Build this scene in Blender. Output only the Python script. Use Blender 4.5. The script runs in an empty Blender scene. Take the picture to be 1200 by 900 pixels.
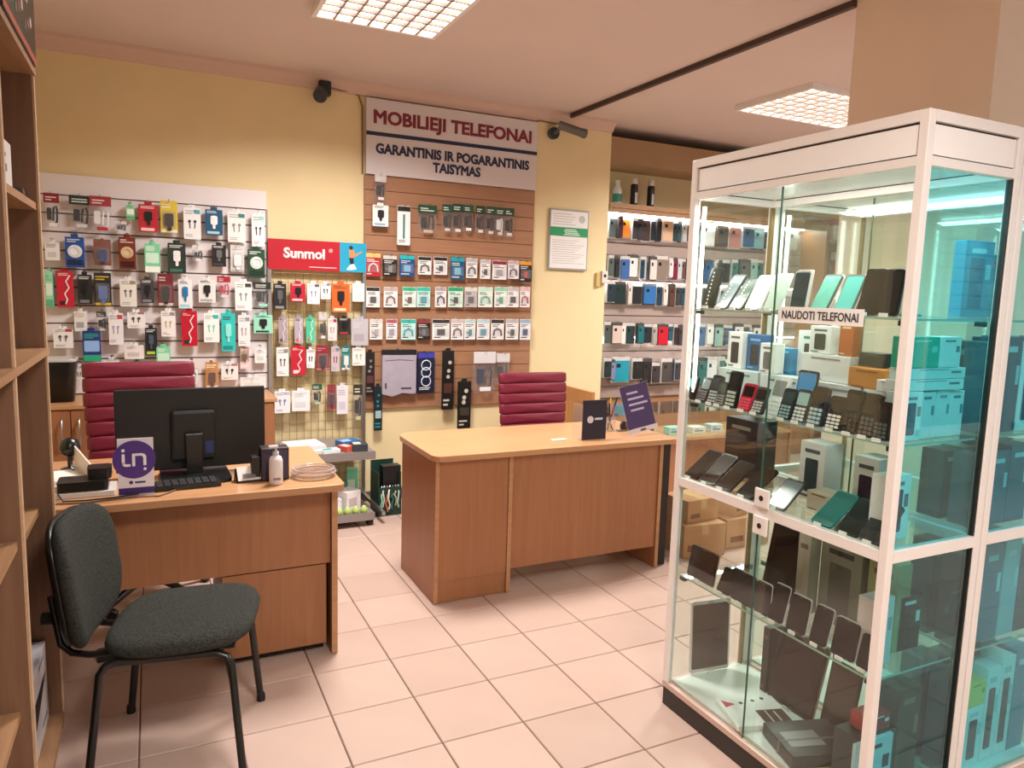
import bpy, bmesh, math, random
from mathutils import Matrix, Vector, Euler
R = random.Random(7)
S = bpy.context.scene
COL = S.collection
PI = math.pi

def lin(c):
    c = c / 255.0
    return c / 12.92 if c <= 0.04045 else ((c + 0.055) / 1.055) ** 2.4
def rgb(h):
    h = h.lstrip('#')
    return (lin(int(h[0:2], 16)), lin(int(h[2:4], 16)), lin(int(h[4:6], 16)), 1.0)

# ------------------------------------------------------------------ camera
cam_d = bpy.data.cameras.new('camera')
cam_d.sensor_width = 36.0
cam_d.lens = 855.554 / 1200 * 36
cam_d.clip_start = 0.05
cam = bpy.data.objects.new('camera', cam_d)
COL.objects.link(cam)
def aim(o, loc, yaw, pitch, roll):
    cy, sy, cp, sp = math.cos(yaw), math.sin(yaw), math.cos(pitch), math.sin(pitch)
    f = Vector((sy * cp, cy * cp, -sp)); r = Vector((cy, -sy, 0)); u = r.cross(f)
    r2 = r * math.cos(roll) + u * math.sin(roll); u2 = -r * math.sin(roll) + u * math.cos(roll)
    m = Matrix((r2, u2, -f)).transposed().to_4x4(); m.translation = Vector(loc)
    o.matrix_world = m
aim(cam, (-0.86468, -3.15525, 1.55825), 0.4590478, 0.1241752, 0.0300398)
S.camera = cam

# ------------------------------------------------------------------ world (overcast daylight outside) and exposure
W = bpy.data.worlds.new('daylight'); S.world = W; W.use_nodes = True
bgn = W.node_tree.nodes['Background']
bgn.inputs[0].default_value = (0.50, 0.86, 1.0, 1)
bgn.inputs[1].default_value = 1.6
S.view_settings.view_transform = 'Standard'
S.view_settings.look = 'None'
S.view_settings.gamma = 1.0
S.view_settings.use_curve_mapping = False
S.view_settings.exposure = 0.0
S.cycles.transparent_max_bounces = 32
S.cycles.max_bounces = 8
S.cycles.diffuse_bounces = 4
S.cycles.glossy_bounces = 3
S.cycles.sample_clamp_indirect = 6.0
LAMP_WARM = (1.0, 0.955, 0.90)
LAMP_POWER = 80.0

# ------------------------------------------------------------------ materials
MATS = {}
def mat(key, col='#808080', rough=0.5, metal=0.0, spec=0.5, emit=None, estr=0.0, noise=0.0, nscale=20.0, bump=0.0, coat=0.0):
    if key in MATS: return MATS[key]
    m = bpy.data.materials.new(key); m.use_nodes = True
    nt = m.node_tree; b = nt.nodes['Principled BSDF']
    c = rgb(col) if isinstance(col, str) else col
    b.inputs['Base Color'].default_value = c
    b.inputs['Roughness'].default_value = rough
    b.inputs['Metallic'].default_value = metal
    b.inputs['Specular IOR Level'].default_value = spec
    if coat: b.inputs['Coat Weight'].default_value = coat
    if emit:
        b.inputs['Emission Color'].default_value = rgb(emit) if isinstance(emit, str) else emit
        b.inputs['Emission Strength'].default_value = estr
    if noise or bump:
        tc = nt.nodes.new('ShaderNodeTexCoord'); n = nt.nodes.new('ShaderNodeTexNoise')
        n.inputs['Scale'].default_value = nscale; n.inputs['Detail'].default_value = 4
        nt.links.new(tc.outputs['Object'], n.inputs['Vector'])
        if noise:
            r = nt.nodes.new('ShaderNodeValToRGB')
            r.color_ramp.elements[0].position = 0.3; r.color_ramp.elements[1].position = 0.7
            r.color_ramp.elements[0].color = tuple(x * (1 - noise) for x in c[:3]) + (1,)
            r.color_ramp.elements[1].color = tuple(min(1, x * (1 + noise)) for x in c[:3]) + (1,)
            nt.links.new(n.outputs['Fac'], r.inputs['Fac']); nt.links.new(r.outputs['Color'], b.inputs['Base Color'])
        if bump:
            bp = nt.nodes.new('ShaderNodeBump'); bp.inputs['Strength'].default_value = bump; bp.inputs['Distance'].default_value = 0.002
            nt.links.new(n.outputs['Fac'], bp.inputs['Height']); nt.links.new(bp.outputs['Normal'], b.inputs['Normal'])
    MATS[key] = m
    return m
def C(h, rough=0.45):
    """plain coloured plastic or printed card, one material for each colour"""
    return mat('colour_%s_%d' % (h.lstrip('#'), int(rough * 100)), h, rough)
def wood(key, c1, c2, axis='Z', rough=0.42, scale=1.0):
    if key in MATS: return MATS[key]
    m = bpy.data.materials.new(key); m.use_nodes = True
    nt = m.node_tree; b = nt.nodes['Principled BSDF']; b.inputs['Roughness'].default_value = rough
    tc = nt.nodes.new('ShaderNodeTexCoord'); mp = nt.nodes.new('ShaderNodeMapping')
    sc = {'X': (1.0, 16, 16), 'Y': (16, 1.0, 16), 'Z': (16, 16, 1.0)}[axis]
    mp.inputs['Scale'].default_value = tuple(s * scale for s in sc)
    n = nt.nodes.new('ShaderNodeTexNoise'); n.inputs['Scale'].default_value = 2.2; n.inputs['Detail'].default_value = 6
    n.inputs['Roughness'].default_value = 0.62; n.inputs['Distortion'].default_value = 0.6
    r = nt.nodes.new('ShaderNodeValToRGB')
    r.color_ramp.elements[0].position = 0.32; r.color_ramp.elements[1].position = 0.68
    r.color_ramp.elements[0].color = rgb(c1); r.color_ramp.elements[1].color = rgb(c2)
    nt.links.new(tc.outputs['Object'], mp.inputs['Vector']); nt.links.new(mp.outputs['Vector'], n.inputs['Vector'])
    nt.links.new(n.outputs['Fac'], r.inputs['Fac']); nt.links.new(r.outputs['Color'], b.inputs['Base Color'])
    bp = nt.nodes.new('ShaderNodeBump'); bp.inputs['Strength'].default_value = 0.08; bp.inputs['Distance'].default_value = 0.001
    nt.links.new(n.outputs['Fac'], bp.inputs['Height']); nt.links.new(bp.outputs['Normal'], b.inputs['Normal'])
    MATS[key] = m
    return m
def glass(key, tint=(0.95, 0.985, 0.97), refl=1.0, f0=0.04):
    """thin sheet glass: lets light straight through, mirrors more the flatter it is looked at (Schlick)"""
    if key in MATS: return MATS[key]
    m = bpy.data.materials.new(key); m.use_nodes = True
    nt = m.node_tree; nt.nodes.clear()
    out = nt.nodes.new('ShaderNodeOutputMaterial'); tr = nt.nodes.new('ShaderNodeBsdfTransparent')
    gl = nt.nodes.new('ShaderNodeBsdfGlossy'); mx = nt.nodes.new('ShaderNodeMixShader'); lw = nt.nodes.new('ShaderNodeLayerWeight')
    lw.inputs['Blend'].default_value = 0.5
    pw = nt.nodes.new('ShaderNodeMath'); pw.operation = 'POWER'; pw.inputs[1].default_value = 5.0
    ma = nt.nodes.new('ShaderNodeMath'); ma.operation = 'MULTIPLY_ADD'; ma.inputs[1].default_value = (1-f0)*refl; ma.inputs[2].default_value = f0*refl
    tr.inputs['Color'].default_value = tuple(tint) + (1,)
    gl.inputs['Roughness'].default_value = 0.0; gl.inputs['Color'].default_value = (1, 1, 1, 1)
    nt.links.new(lw.outputs['Facing'], pw.inputs[0]); nt.links.new(pw.outputs[0], ma.inputs[0]); nt.links.new(ma.outputs[0], mx.inputs[0])
    nt.links.new(tr.outputs[0], mx.inputs[1]); nt.links.new(gl.outputs[0], mx.inputs[2]); nt.links.new(mx.outputs[0], out.inputs['Surface'])
    MATS[key] = m
    return m
def plastic(key='clear_plastic', tint=(0.95, 0.95, 0.96), mixd=0.07, col='#e6e4e8'):
    """milky clear plastic of pouches and blisters"""
    if key in MATS: return MATS[key]
    m = bpy.data.materials.new(key); m.use_nodes = True
    nt = m.node_tree; nt.nodes.clear()
    out = nt.nodes.new('ShaderNodeOutputMaterial'); tr = nt.nodes.new('ShaderNodeBsdfTransparent')
    pb = nt.nodes.new('ShaderNodeBsdfPrincipled'); mx = nt.nodes.new('ShaderNodeMixShader'); mx.inputs[0].default_value = mixd
    pb.inputs['Base Color'].default_value = rgb(col); pb.inputs['Roughness'].default_value = 0.12
    tr.inputs['Color'].default_value = tuple(tint) + (1,)
    nt.links.new(tr.outputs[0], mx.inputs[1]); nt.links.new(pb.outputs[0], mx.inputs[2]); nt.links.new(mx.outputs[0], out.inputs['Surface'])
    MATS[key] = m
    return m
def glow(key, col, st):
    return mat(key, col, 0.5, emit=col, estr=st)

# ------------------------------------------------------------------ mesh builder
class MB:
    def __init__(s): s.v = []; s.f = []; s.m = []; s.sm = []
    def add(s, vs, fs, m=0, smooth=False, M=None):
        o = len(s.v)
        s.v += [tuple(M @ Vector(p)) for p in vs] if M is not None else [tuple(p) for p in vs]
        for f in fs: s.f.append(tuple(i + o for i in f)); s.m.append(m); s.sm.append(smooth)
        return s
    def box(s, x0, x1, y0, y1, z0, z1, m=0, M=None):
        vs = [(x0,y0,z0),(x1,y0,z0),(x1,y1,z0),(x0,y1,z0),(x0,y0,z1),(x1,y0,z1),(x1,y1,z1),(x0,y1,z1)]
        return s.add(vs, [(0,3,2,1),(4,5,6,7),(0,1,5,4),(1,2,6,5),(2,3,7,6),(3,0,4,7)], m, M=M)
    def prism(s, poly, a, b, ax='Y', m=0, M=None, smooth=False):
        """a polygon drawn in the plane across axis ax, pushed from a to b"""
        n = len(poly)
        def P(p, t): return {'X': (t, p[0], p[1]), 'Y': (p[0], t, p[1]), 'Z': (p[0], p[1], t)}[ax]
        vs = [P(p, a) for p in poly] + [P(p, b) for p in poly]
        fs = [tuple(range(n)), tuple(range(2*n-1, n-1, -1))]
        s.add(vs, fs, m, M=M)
        o = len(s.v) - 2*n
        for i in range(n):
            j = (i + 1) % n
            s.f.append((o+i, o+n+i, o+n+j, o+j)); s.m.append(m); s.sm.append(smooth)
        return s
    def rrect(s, x0, x1, z0, z1, a, b, r=0.005, ax='Y', m=0, n=3, M=None):
        return s.prism(rr(x0, x1, z0, z1, r, n), a, b, ax, m, M)
    def disc(s, cx, cz, r, a, b, ax='Y', m=0, n=16, M=None):
        return s.prism([(cx + r*math.cos(2*PI*i/n), cz + r*math.sin(2*PI*i/n)) for i in range(n)], a, b, ax, m, M, True)
    def tube(s, pts, r, n=8, m=0, M=None, cap=True, close=False):
        pts = [Vector(p) for p in pts]; k = len(pts); vs = []
        up = None
        for i in range(k):
            a = pts[(i-1) % k] if (i or close) else pts[0]; b = pts[(i+1) % k] if (i < k-1 or close) else pts[-1]
            t = (b - a).normalized()
            if up is None: up = Vector((0,0,1)) if abs(t.z) < 0.9 else Vector((1,0,0))
            sd = t.cross(up)
            if sd.length < 1e-5: sd = t.orthogonal()
            sd.normalize(); up = sd.cross(t).normalized()
            rr_ = r[i] if isinstance(r, (list, tuple)) else r
            for j in range(n):
                an = 2*PI*j/n; vs.append(pts[i] + sd*(rr_*math.cos(an)) + up*(rr_*math.sin(an)))
        fs = []
        for i in range(k if close else k-1):
            for j in range(n):
                a = i*n; b = ((i+1) % k)*n; fs.append((a+j, a+(j+1) % n, b+(j+1) % n, b+j))
        s.add(vs, fs, m, True, M)
        if cap and not close: s.add(vs[:n], [tuple(range(n-1,-1,-1))], m, M=M).add(vs[-n:], [tuple(range(n))], m, M=M)
        return s
    def lathe(s, prof, cx=0, cy=0, n=20, m=0, M=None):
        vs = []; k = len(prof)
        for r, z in prof:
            for j in range(n): vs.append((cx + r*math.cos(2*PI*j/n), cy + r*math.sin(2*PI*j/n), z))
        fs = [(i*n+j, i*n+(j+1) % n, (i+1)*n+(j+1) % n, (i+1)*n+j) for i in range(k-1) for j in range(n)]
        s.add(vs, fs, m, True, M)
        s.add(vs[:n], [tuple(range(n-1,-1,-1))], m, M=M); s.add(vs[-n:], [tuple(range(n))], m, M=M)
        return s
    def pad(s, w, d, h, puff=0.3, n=10, m=0, M=None, e=4.0):
        """a cushion: superellipse outline w by d, thickness h, rounded over towards its rim"""
        vs = []; fs = []; rings = 7; seg = 4*n
        def pt(k, a):
            c, q = math.cos(a), math.sin(a)
            return (k*w/2*math.copysign(abs(c)**(2/e), c), k*d/2*math.copysign(abs(q)**(2/e), q))
        prof = []
        for i in range(rings):
            t = -PI/2 + PI*i/(rings-1); prof.append((1 - puff*0.16 + puff*0.16*math.cos(t), h/2*math.sin(t)))
        for k, z in prof:
            for j in range(seg): x, y = pt(k, 2*PI*j/seg); vs.append((x, y, z))
        for i in range(rings-1):
            for j in range(seg): fs.append((i*seg+j, i*seg+(j+1) % seg, (i+1)*seg+(j+1) % seg, (i+1)*seg+j))
        # domed caps
        o = len(vs); k, z = prof[-1]
        for q, up in ((0.6, 1.16), (0.25, 1.28)):
            for j in range(seg): x, y = pt(k*q, 2*PI*j/seg); vs.append((x, y, z*up))
        top = (rings-1)*seg
        for j in range(seg):
            fs.append((top+j, top+(j+1) % seg, o+(j+1) % seg, o+j)); fs.append((o+j, o+(j+1) % seg, o+seg+(j+1) % seg, o+seg+j))
        fs.append(tuple(o+seg+j for j in range(seg))); fs.append(tuple(range(seg-1, -1, -1)))
        return s.add(vs, fs, m, True, M)
    def mesh(s, name, mats):
        me = bpy.data.meshes.new(name); me.from_pydata(s.v, [], s.f)
        for x in (mats if isinstance(mats, (list, tuple)) else [mats]): me.materials.append(x)
        me.polygons.foreach_set('material_index', s.m); me.polygons.foreach_set('use_smooth', s.sm)
        bm = bmesh.new(); bm.from_mesh(me); bmesh.ops.recalc_face_normals(bm, faces=bm.faces); bm.to_mesh(me); bm.free()
        me.update(); return me
    def build(s, name, mats, parent=None, bevel=0, seg=2):
        return put(name, s.mesh(name, mats), parent, bevel=bevel, seg=seg)
def rr(x0, x1, z0, z1, r, n=3):
    r = min(r, (x1-x0)/2*0.99, (z1-z0)/2*0.99); P = []
    for cx, cz, a in ((x1-r, z1-r, 0), (x0+r, z1-r, PI/2), (x0+r, z0+r, PI), (x1-r, z0+r, 1.5*PI)):
        for i in range(n+1): t = a + PI/2*i/n; P.append((cx + r*math.cos(t), cz + r*math.sin(t)))
    return P
def put(name, me, parent=None, loc=None, rot=None, bevel=0, seg=2):
    o = bpy.data.objects.new(name, me); COL.objects.link(o)
    if parent is not None: o.parent = parent
    if loc is not None: o.location = loc
    if rot is not None: o.rotation_euler = rot
    if name in ('print', 'keypad', 'keycaps', 'fine_print', 'band_lettering', 'leaflet_lettering', 'picture_lines', 'price_dots', 'lettering', 'logo_letters'): o['kind'] = 'stuff'
    if bevel:
        md = o.modifiers.new('bevel', 'BEVEL'); md.width = bevel; md.segments = seg; md.limit_method = 'ANGLE'
    return o
def box(name, x0, x1, y0, y1, z0, z1, m, parent=None, bevel=0):
    return MB().box(x0, x1, y0, y1, z0, z1).build(name, m, parent, bevel)
def tag(o, label, cat, group=None):
    o['label'] = label; o['category'] = cat
    if group: o['group'] = group
    return o
def thing(name, label, cat, loc=(0,0,0), rot=(0,0,0), group=None):
    o = bpy.data.objects.new(name, None); COL.objects.link(o)
    o.empty_display_size = 0.05; o.location = loc; o.rotation_euler = rot
    return tag(o, label, cat, group)
def struct(o): o['kind'] = 'structure'; return o
def text(name, body, size, m, parent, loc, rot=(PI/2, 0, 0), ext=0.001, align='CENTER', sx=1.0, bold=0.0, shear=0.0, width=None):
    """lettering as a thin mesh; local X along the line, local Y up the letters"""
    cu = bpy.data.curves.new(name, 'FONT'); cu.body = body; cu.size = size; cu.extrude = ext; cu.align_x = align
    cu.align_y = 'CENTER'; cu.bevel_depth = bold; cu.bevel_resolution = 0; cu.shear = shear; cu.resolution_u = 3
    t = bpy.data.objects.new(name, cu); COL.objects.link(t)
    dg = bpy.context.evaluated_depsgraph_get(); me = bpy.data.meshes.new_from_object(t.evaluated_get(dg))
    COL.objects.unlink(t); bpy.data.objects.remove(t); bpy.data.curves.remove(cu)
    if width:
        xs = [v.co.x for v in me.vertices]; sx = width / (max(xs) - min(xs))
    if sx != 1.0:
        for v in me.vertices: v.co.x *= sx
    me.materials.clear(); me.materials.append(m); me.name = name
    return put(name, me, parent, loc, rot)
ORD = ['first','second','third','fourth','fifth','sixth','seventh','eighth','ninth','tenth','eleventh','twelfth','thirteenth','fourteenth','fifteenth','sixteenth','seventeenth','eighteenth','nineteenth','twentieth','twenty-first','twenty-second','twenty-third','twenty-fourth']
def area(name, loc, sx, sy, power, col, parent=None, rot=(0,0,0), spread=PI):
    d = bpy.data.lights.new(name, 'AREA'); d.shape = 'RECTANGLE'; d.size = sx; d.size_y = sy; d.energy = power; d.color = col; d.spread = spread
    o = bpy.data.objects.new(name, d); COL.objects.link(o); o.location = loc; o.rotation_euler = rot
    if parent is not None: o.parent = parent
    return o

WOOD_DESK = wood('beech_desk', '#9a6543', '#a56f4b', 'Z')
WOOD_TOP = wood('beech_worktop', '#b6855f', '#c39468', 'X', 0.32)
WOOD_EDGE = wood('beech_edge', '#ad7c57', '#bc8d66', 'X')
WOOD_SHELF = wood('shelf_wood_shaded', '#75543f', '#84614a', 'Z', 0.55)  # darkened: low light inside the bookcase is put into this wood
WOOD_SHELF_TOP = wood('shelf_wood_board', '#97704f', '#ab835f', 'Y', 0.5)
WOOD_LIGHT = wood('light_edge', '#b8977a', '#c8a888', 'Y', 0.5)
WALL = mat('yellow_plaster', '#e3d0a4', 0.75, noise=0.03, nscale=3, bump=0.05)
CEIL = mat('ceiling_paint', '#d8c8c2', 0.8, noise=0.02, nscale=2)
WHITE = mat('white_lacquer', '#efeaea', 0.35)
ALU = mat('white_aluminium', '#ece4e2', 0.32, metal=0.1)
BLACK = mat('black_plastic', '#141414', 0.38)
DARK = mat('dark_gap', '#1b1816', 0.6)
STEEL = mat('steel', '#b4b2b2', 0.3, metal=0.9)
GLASS = glass('clear_glass')
GLASS_EDGE = glass('glass_shelf', (0.90, 0.965, 0.94))
TEAL = glass('daylight_tint_glass', (0.58, 0.91, 0.94), 0.8, 0.06)  # teal tint puts the daylight mirrored in the front panes into the glass
CLEAR = plastic()
# ================================================================== the room
T = 0.315
floor = struct(box('floor', -1.7, 6.2, -4.6, 2.62, -0.06, -0.004, mat('grout', '#6d5549', 0.9, noise=0.15, nscale=30)))
def tile_mat():
    m = mat('floor_tile', '#bfa498', 0.42, noise=0.035, nscale=5)
    nt = m.node_tree; b = nt.nodes['Principled BSDF']
    src = b.inputs['Base Color'].links[0].from_socket
    oi = nt.nodes.new('ShaderNodeObjectInfo'); hs = nt.nodes.new('ShaderNodeHueSaturation'); mr = nt.nodes.new('ShaderNodeMapRange')
    mr.inputs['To Min'].default_value = 0.95; mr.inputs['To Max'].default_value = 1.05
    nt.links.new(oi.outputs['Random'], mr.inputs['Value']); nt.links.new(mr.outputs['Result'], hs.inputs['Value'])
    nt.links.new(src, hs.inputs['Color']); nt.links.new(hs.outputs['Color'], b.inputs['Base Color'])
    return m
TILE = tile_mat()
def tile_shape(b, x, y):
    g, c = 0.0024, 0.0025
    x0, x1, y0, y1 = x+g, x+T-g, y+g, y+T-g
    vs = [(x0,y0,-.01),(x1,y0,-.01),(x1,y1,-.01),(x0,y1,-.01),(x0,y0,-c),(x1,y0,-c),(x1,y1,-c),(x0,y1,-c),
          (x0+c,y0+c,0),(x1-c,y0+c,0),(x1-c,y1-c,0),(x0+c,y1-c,0)]
    b.add(vs, [(0,1,5,4),(1,2,6,5),(2,3,7,6),(3,0,4,7),(4,5,9,8),(5,6,10,9),(6,7,11,10),(7,4,8,11),(8,9,10,11)])
tb = MB(); tile_shape(tb, 0, 0); tile_me = tb.mesh('tile', TILE)
field = MB()
for i in range(-6, 20):
    for j in range(-15, 9):
        x, y = i*T, j*T
        if x < -1.9 or x > 6.1 or y > 2.55: continue
        if -5 <= i <= 7 and -8 <= j <= 6:
            put('tile', tile_me, floor, (x, y, 0))
        else: tile_shape(field, x, y)
fo = field.build('far_tiles', TILE, floor); fo['kind'] = 'stuff'

ceiling = struct(box('ceiling', -1.7, 6.2, -4.6, 2.62, 2.955, 3.05, CEIL))
wall_back = struct(box('wall_back', -1.7, 2.53, 2.02, 2.16, 0, 2.955, WALL))
wall_left = struct(box('wall_left', -1.84, -1.7, -4.6, 2.62, 0, 2.955, WALL))
wall_recess = struct(box('wall_recess', 2.16, 6.2, 2.48, 2.62, 0, 2.955, WALL))
wall_pier = struct(box('wall_pier', 2.12, 2.75, -1.29, -0.62, 0, 2.955, mat('pier_paint', '#efdac8', 0.75, noise=0.03, nscale=3)))
# street side, behind the camera: shop windows
MASON = mat('street_wall', '#d8cfc0', 0.8)
wf = MB().box(-1.84, 2.6, -4.74, -4.6, 0, 2.955).box(2.6, 6.34, -4.74, -4.6, 0, .45).box(2.6, 6.34, -4.74, -4.6, 2.75, 2.955).box(6.1, 6.34, -4.74, -4.6, .45, 2.75)
wall_front = struct(wf.build('wall_front', MASON))
wr = MB().box(6.2, 6.34, -2.2, 2.62, 0, 2.955).box(6.2, 6.34, -4.6, -2.2, 0, .45).box(6.2, 6.34, -4.6, -2.2, 2.75, 2.955)
wall_right = struct(wr.build('wall_right', MASON))
for n, (a, b_, ax) in enumerate(((2.6, 6.1, 'x'), (-4.6, -2.2, 'y'))):
    fr = MB(); pn = MB(); k = 3 if ax == 'x' else 2
    for q in range(k+1):
        t = a + (b_-a)*q/k
        if ax == 'x': fr.box(t-.03, t+.03, -4.70, -4.63, .45, 2.75)
        else: fr.box(6.23, 6.30, t-.03, t+.03, .45, 2.75)
    for z in (.45, 2.69):
        if ax == 'x': fr.box(a, b_, -4.70, -4.63, z, z+.06)
        else: fr.box(6.23, 6.30, a, b_, z, z+.06)
    w = struct(fr.build('window_%d' % (n+1), WHITE))
    for q in range(k):
        t0, t1 = a+(b_-a)*q/k+.03, a+(b_-a)*(q+1)/k-.03
        if ax == 'x': pn = box('window_pane', t0, t1, -4.668, -4.662, .51, 2.69, GLASS, w)
        else: pn = box('window_pane', 6.262, 6.268, t0, t1, .51, 2.69, GLASS, w)
# the street outside (seen only mirrored in the show glass)
struct(box('ground', -30, 40, -40, -4.74, -.12, -.06, mat('asphalt', '#5d6a70', 0.9, noise=0.1, nscale=4)))
fac = struct(box('street_facade', 2, 30, -11.3, -11.0, -.06, 5.5, mat('facade_base', '#9fb0b4', 0.8)))
SID = mat('siding', '#e8eeee', 0.7); FD = mat('facade_low', '#2d5f70', 0.5)
for q in range(18):
    z = 0.0 + q*.3
    box('siding_board', 2, 30, -10.99, -10.96, z+.02, z+.28, FD if q < 4 else SID, fac)

# cornice and ceiling trim
pr_ = [(2.02, 2.955), (1.945, 2.955), (1.95, 2.935), (1.985, 2.905), (2.003, 2.875), (2.02, 2.872)]
struct(MB().prism(pr_, -1.7, 2.53, 'X').build('trim_cornice', mat('cornice_paint', '#cfb3a6', 0.7)))
struct(box('trim_lintel', 2.16, 6.2, 2.10, 2.48, 2.66, 2.866, mat('lintel_paint', '#a08060', 0.8, noise=0.04, nscale=3)))
struct(MB().box(2.095, 2.125, -0.62, 2.02, 2.925, 2.955).box(2.14, 2.15, -0.62, 2.0, 2.943, 2.955).build('trim_ceiling_strip', [mat('dark_strip', '#4a3730', 0.6)]))
struct(box('baseboard_back', -1.7, 2.53, 2.0, 2.02, 0, .07, mat('skirting', '#5a5450', 0.5)))
# thin cable along the wall between the cameras
cb = thing('camera_cable', 'thin beige cable running from the left camera along the cornice', 'cable', (0, 0, 0))
MB().tube([(.25,1.985,2.885),(.33,2.0,2.882),(.40,2.005,2.888),(.45,2.01,2.868),(.475,2.012,2.80),(.478,2.012,2.35)], .006, 6).build('wire', C('#8a6a48'), cb)
cb = thing('camera_cable', 'thin beige cable from the sign corner to the right camera', 'cable', (0, 0, 0))
MB().tube([(1.83,2.0,2.84),(1.835,2.0,2.875),(1.86,2.0,2.88),(2.0,2.0,2.872),(2.09,2.0,2.905)], .006, 6).build('wire', C('#8a6a48'), cb)

# ------------------------------------------------------------------ ceiling lamps
def ceiling_lamp(label, cx, cy, sx, sy, power):
    t = thing('ceiling_lamp', label, 'lamp', (cx, cy, 2.955), group='fluorescent ceiling lamps')
    z0 = -.038; w = .022
    f = MB().box(-sx/2, sx/2, -sy/2, sy/2, -.008, 0)
    f.box(-sx/2, sx/2, -sy/2, -sy/2+w, z0, -.008).box(-sx/2, sx/2, sy/2-w, sy/2, z0, -.008).box(-sx/2, -sx/2+w, -sy/2+w, sy/2-w, z0, -.008).box(sx/2-w, sx/2, -sy/2+w, sy/2-w, z0, -.008)
    f.build('housing', WHITE, t)
    box('diffuser', -sx/2+w, sx/2-w, -sy/2+w, sy/2-w, -.016, -.012, glow('lamp_glow', '#fff8f0', 4.2), t)
    nx, ny = max(4, round(sx/.10)), max(4, round(sy/.10))
    sl = C('#b9aaa2', .5)
    for q in range(1, nx):
        x = -sx/2+w+(sx-2*w)*q/nx; box('louvre', x-.006, x+.006, -sy/2+w, sy/2-w, z0+.002, -.0165, sl, t)
    for q in range(1, ny):
        y = -sy/2+w+(sy-2*w)*q/ny; box('louvre', -sx/2+w, sx/2-w, y-.006, y+.006, z0+.002, -.0165, sl, t)
    area('lamp_light', (0, 0, z0-.012), sx-.06, sy-.06, power, LAMP_WARM, t, spread=math.radians(150))
ceiling_lamp('square louvred lamp on the ceiling, nearest and brightest', .232, .49, .66, .66, LAMP_POWER)
ceiling_lamp('square louvred ceiling lamp far right beside the pier', 3.5, .745, 1.05, .7, LAMP_POWER)
ceiling_lamp('added unseen lamp behind the photographer that brightens the showcase', -.1, -3.1, .66, .66, LAMP_POWER*.8)  # unseen lamp, added and placed to light the showcase's left faces
ceiling_lamp('added unseen lamp on the street side beyond the pier', 4.2, -2.6, .66, .66, LAMP_POWER)  # unseen lamp, added to brighten the showcase front

# ------------------------------------------------------------------ security cameras
t = thing('security_camera', 'small dark camera under the cornice left of the sign', 'camera', (.19, 1.97, 2.80))
MB().box(-.02,.06,-.02,.045,.03,.12).build('bracket', C('#22262a'), t, .006)
MB().tube([(-.01,-.02,.04),(-.03,-.10,0)], .042, 14).tube([(-.03,-.10,0),(-.033,-.112,-.005)], .046, 14).build('camera_body', C('#2b3133', .35), t)
MB().tube([(-.033,-.113,-.006),(-.034,-.118,-.008)], .03, 14).build('lens', C('#0a0d10', .1), t)
t = thing('security_camera', 'grey bullet camera on the wall right of the sign', 'camera', (2.03, 1.985, 2.77))
MB().tube([(-.05,.035,.03),(-.05,.0,.03)], .045, 16).build('base_plate', C('#3a3f42', .4), t)
MB().tube([(-.05,.0,.03),(-.03,-.06,.06),(.0,-.09,.055)], .016, 10).build('bracket', C('#55595c', .4), t)
MB().tube([(-.06,-.08,.075),(.10,-.16,.02)], .032, 14).tube([(.10,-.16,.02),(.13,-.175,.01)], .036, 14).build('camera_body', C('#6a6a68', .4), t)
MB().tube([(.131,-.1755,.0097),(.136,-.178,.008)], .024, 14).build('lens', C('#0a0d10', .1), t)

# ------------------------------------------------------------------ the big wall sign
t = thing('wall_sign', 'white sign board with dark red heading and blue lettering over brown panel', 'sign', (1.16, 1.975, 2.35))
MB().box(-.666, .666, 0, .03, 0, .508).build('board', mat('sign_white', '#d4ccd0', 0.5), t)
RED_T = C('#7d1d2f'); BLUE_T = C('#16244a')
text('heading', 'MOBILIEJI TELEFONAI', .122, RED_T, t, (0.0, -.001, .385), bold=.0045, width=1.23)
box('blue_line', -.666, .666, -.0015, 0, .262, .288, BLUE_T, t)
text('subheading', 'GARANTINIS IR POGARANTINIS', .092, BLUE_T, t, (0.0, -.001, .175), bold=.0038, width=1.20)
text('subheading', 'TAISYMAS', .092, BLUE_T, t, (.01, -.001, .085), bold=.0038, width=.375)

# ------------------------------------------------------------------ framed notice
t = thing('wall_notice', 'framed white notice with a green band on the yellow wall', 'notice', (2.153, 2.0, 1.755))
MB().box(-.18,.18,0,.015,0,.475).build('frame', C('#9a9c9c', .3), t)
box('sheet', -.17,.17,-.002,.001,.012,.463, C('#e9e6e6'), t)
box('green_band', -.172,.172,-.0035,-.002,.265,.335, C('#1d9258'), t)
pb = MB()
for q in range(4): pb.box(-.05+.01*(q%2), .10-.012*q, -.0042, -.0035, .275+.0135*q, .281+.0135*q)
pb.build('band_lettering', C('#e9f4ee'), t)
pb = MB()
for q in range(11): pb.box(-.15, .15-.03*((q*7)%4), -.0026, -.002, .05+.018*q, .054+.018*q)
for q in range(5): pb.box(-.15, .06-.02*((q*5)%3), -.0026, -.002, .355+.02*q, .36+.02*q)
pb.build('fine_print', C('#b7b4b4'), t)
MB().disc(.115, .405, .03, -.0028, -.002).build('crest', C('#b9bab6'), t)

t = thing('alarm_box', 'small white box with black lens at the recess edge of the wall', 'alarm', (2.505, 2.018, 1.66))
MB().box(-.03,.024,-.035,0,0,.10).build('casing', C('#d9d0c8', .4), t, .004)
MB().disc(-.003,.06,.013,-.037,-.0352,n=14).build('lens', C('#15151a', .15), t)
MB().box(-.075,-.034,-.02,0,-.03,.085).build('side_plate', C('#c9b070', .5), t, .003)
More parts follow.
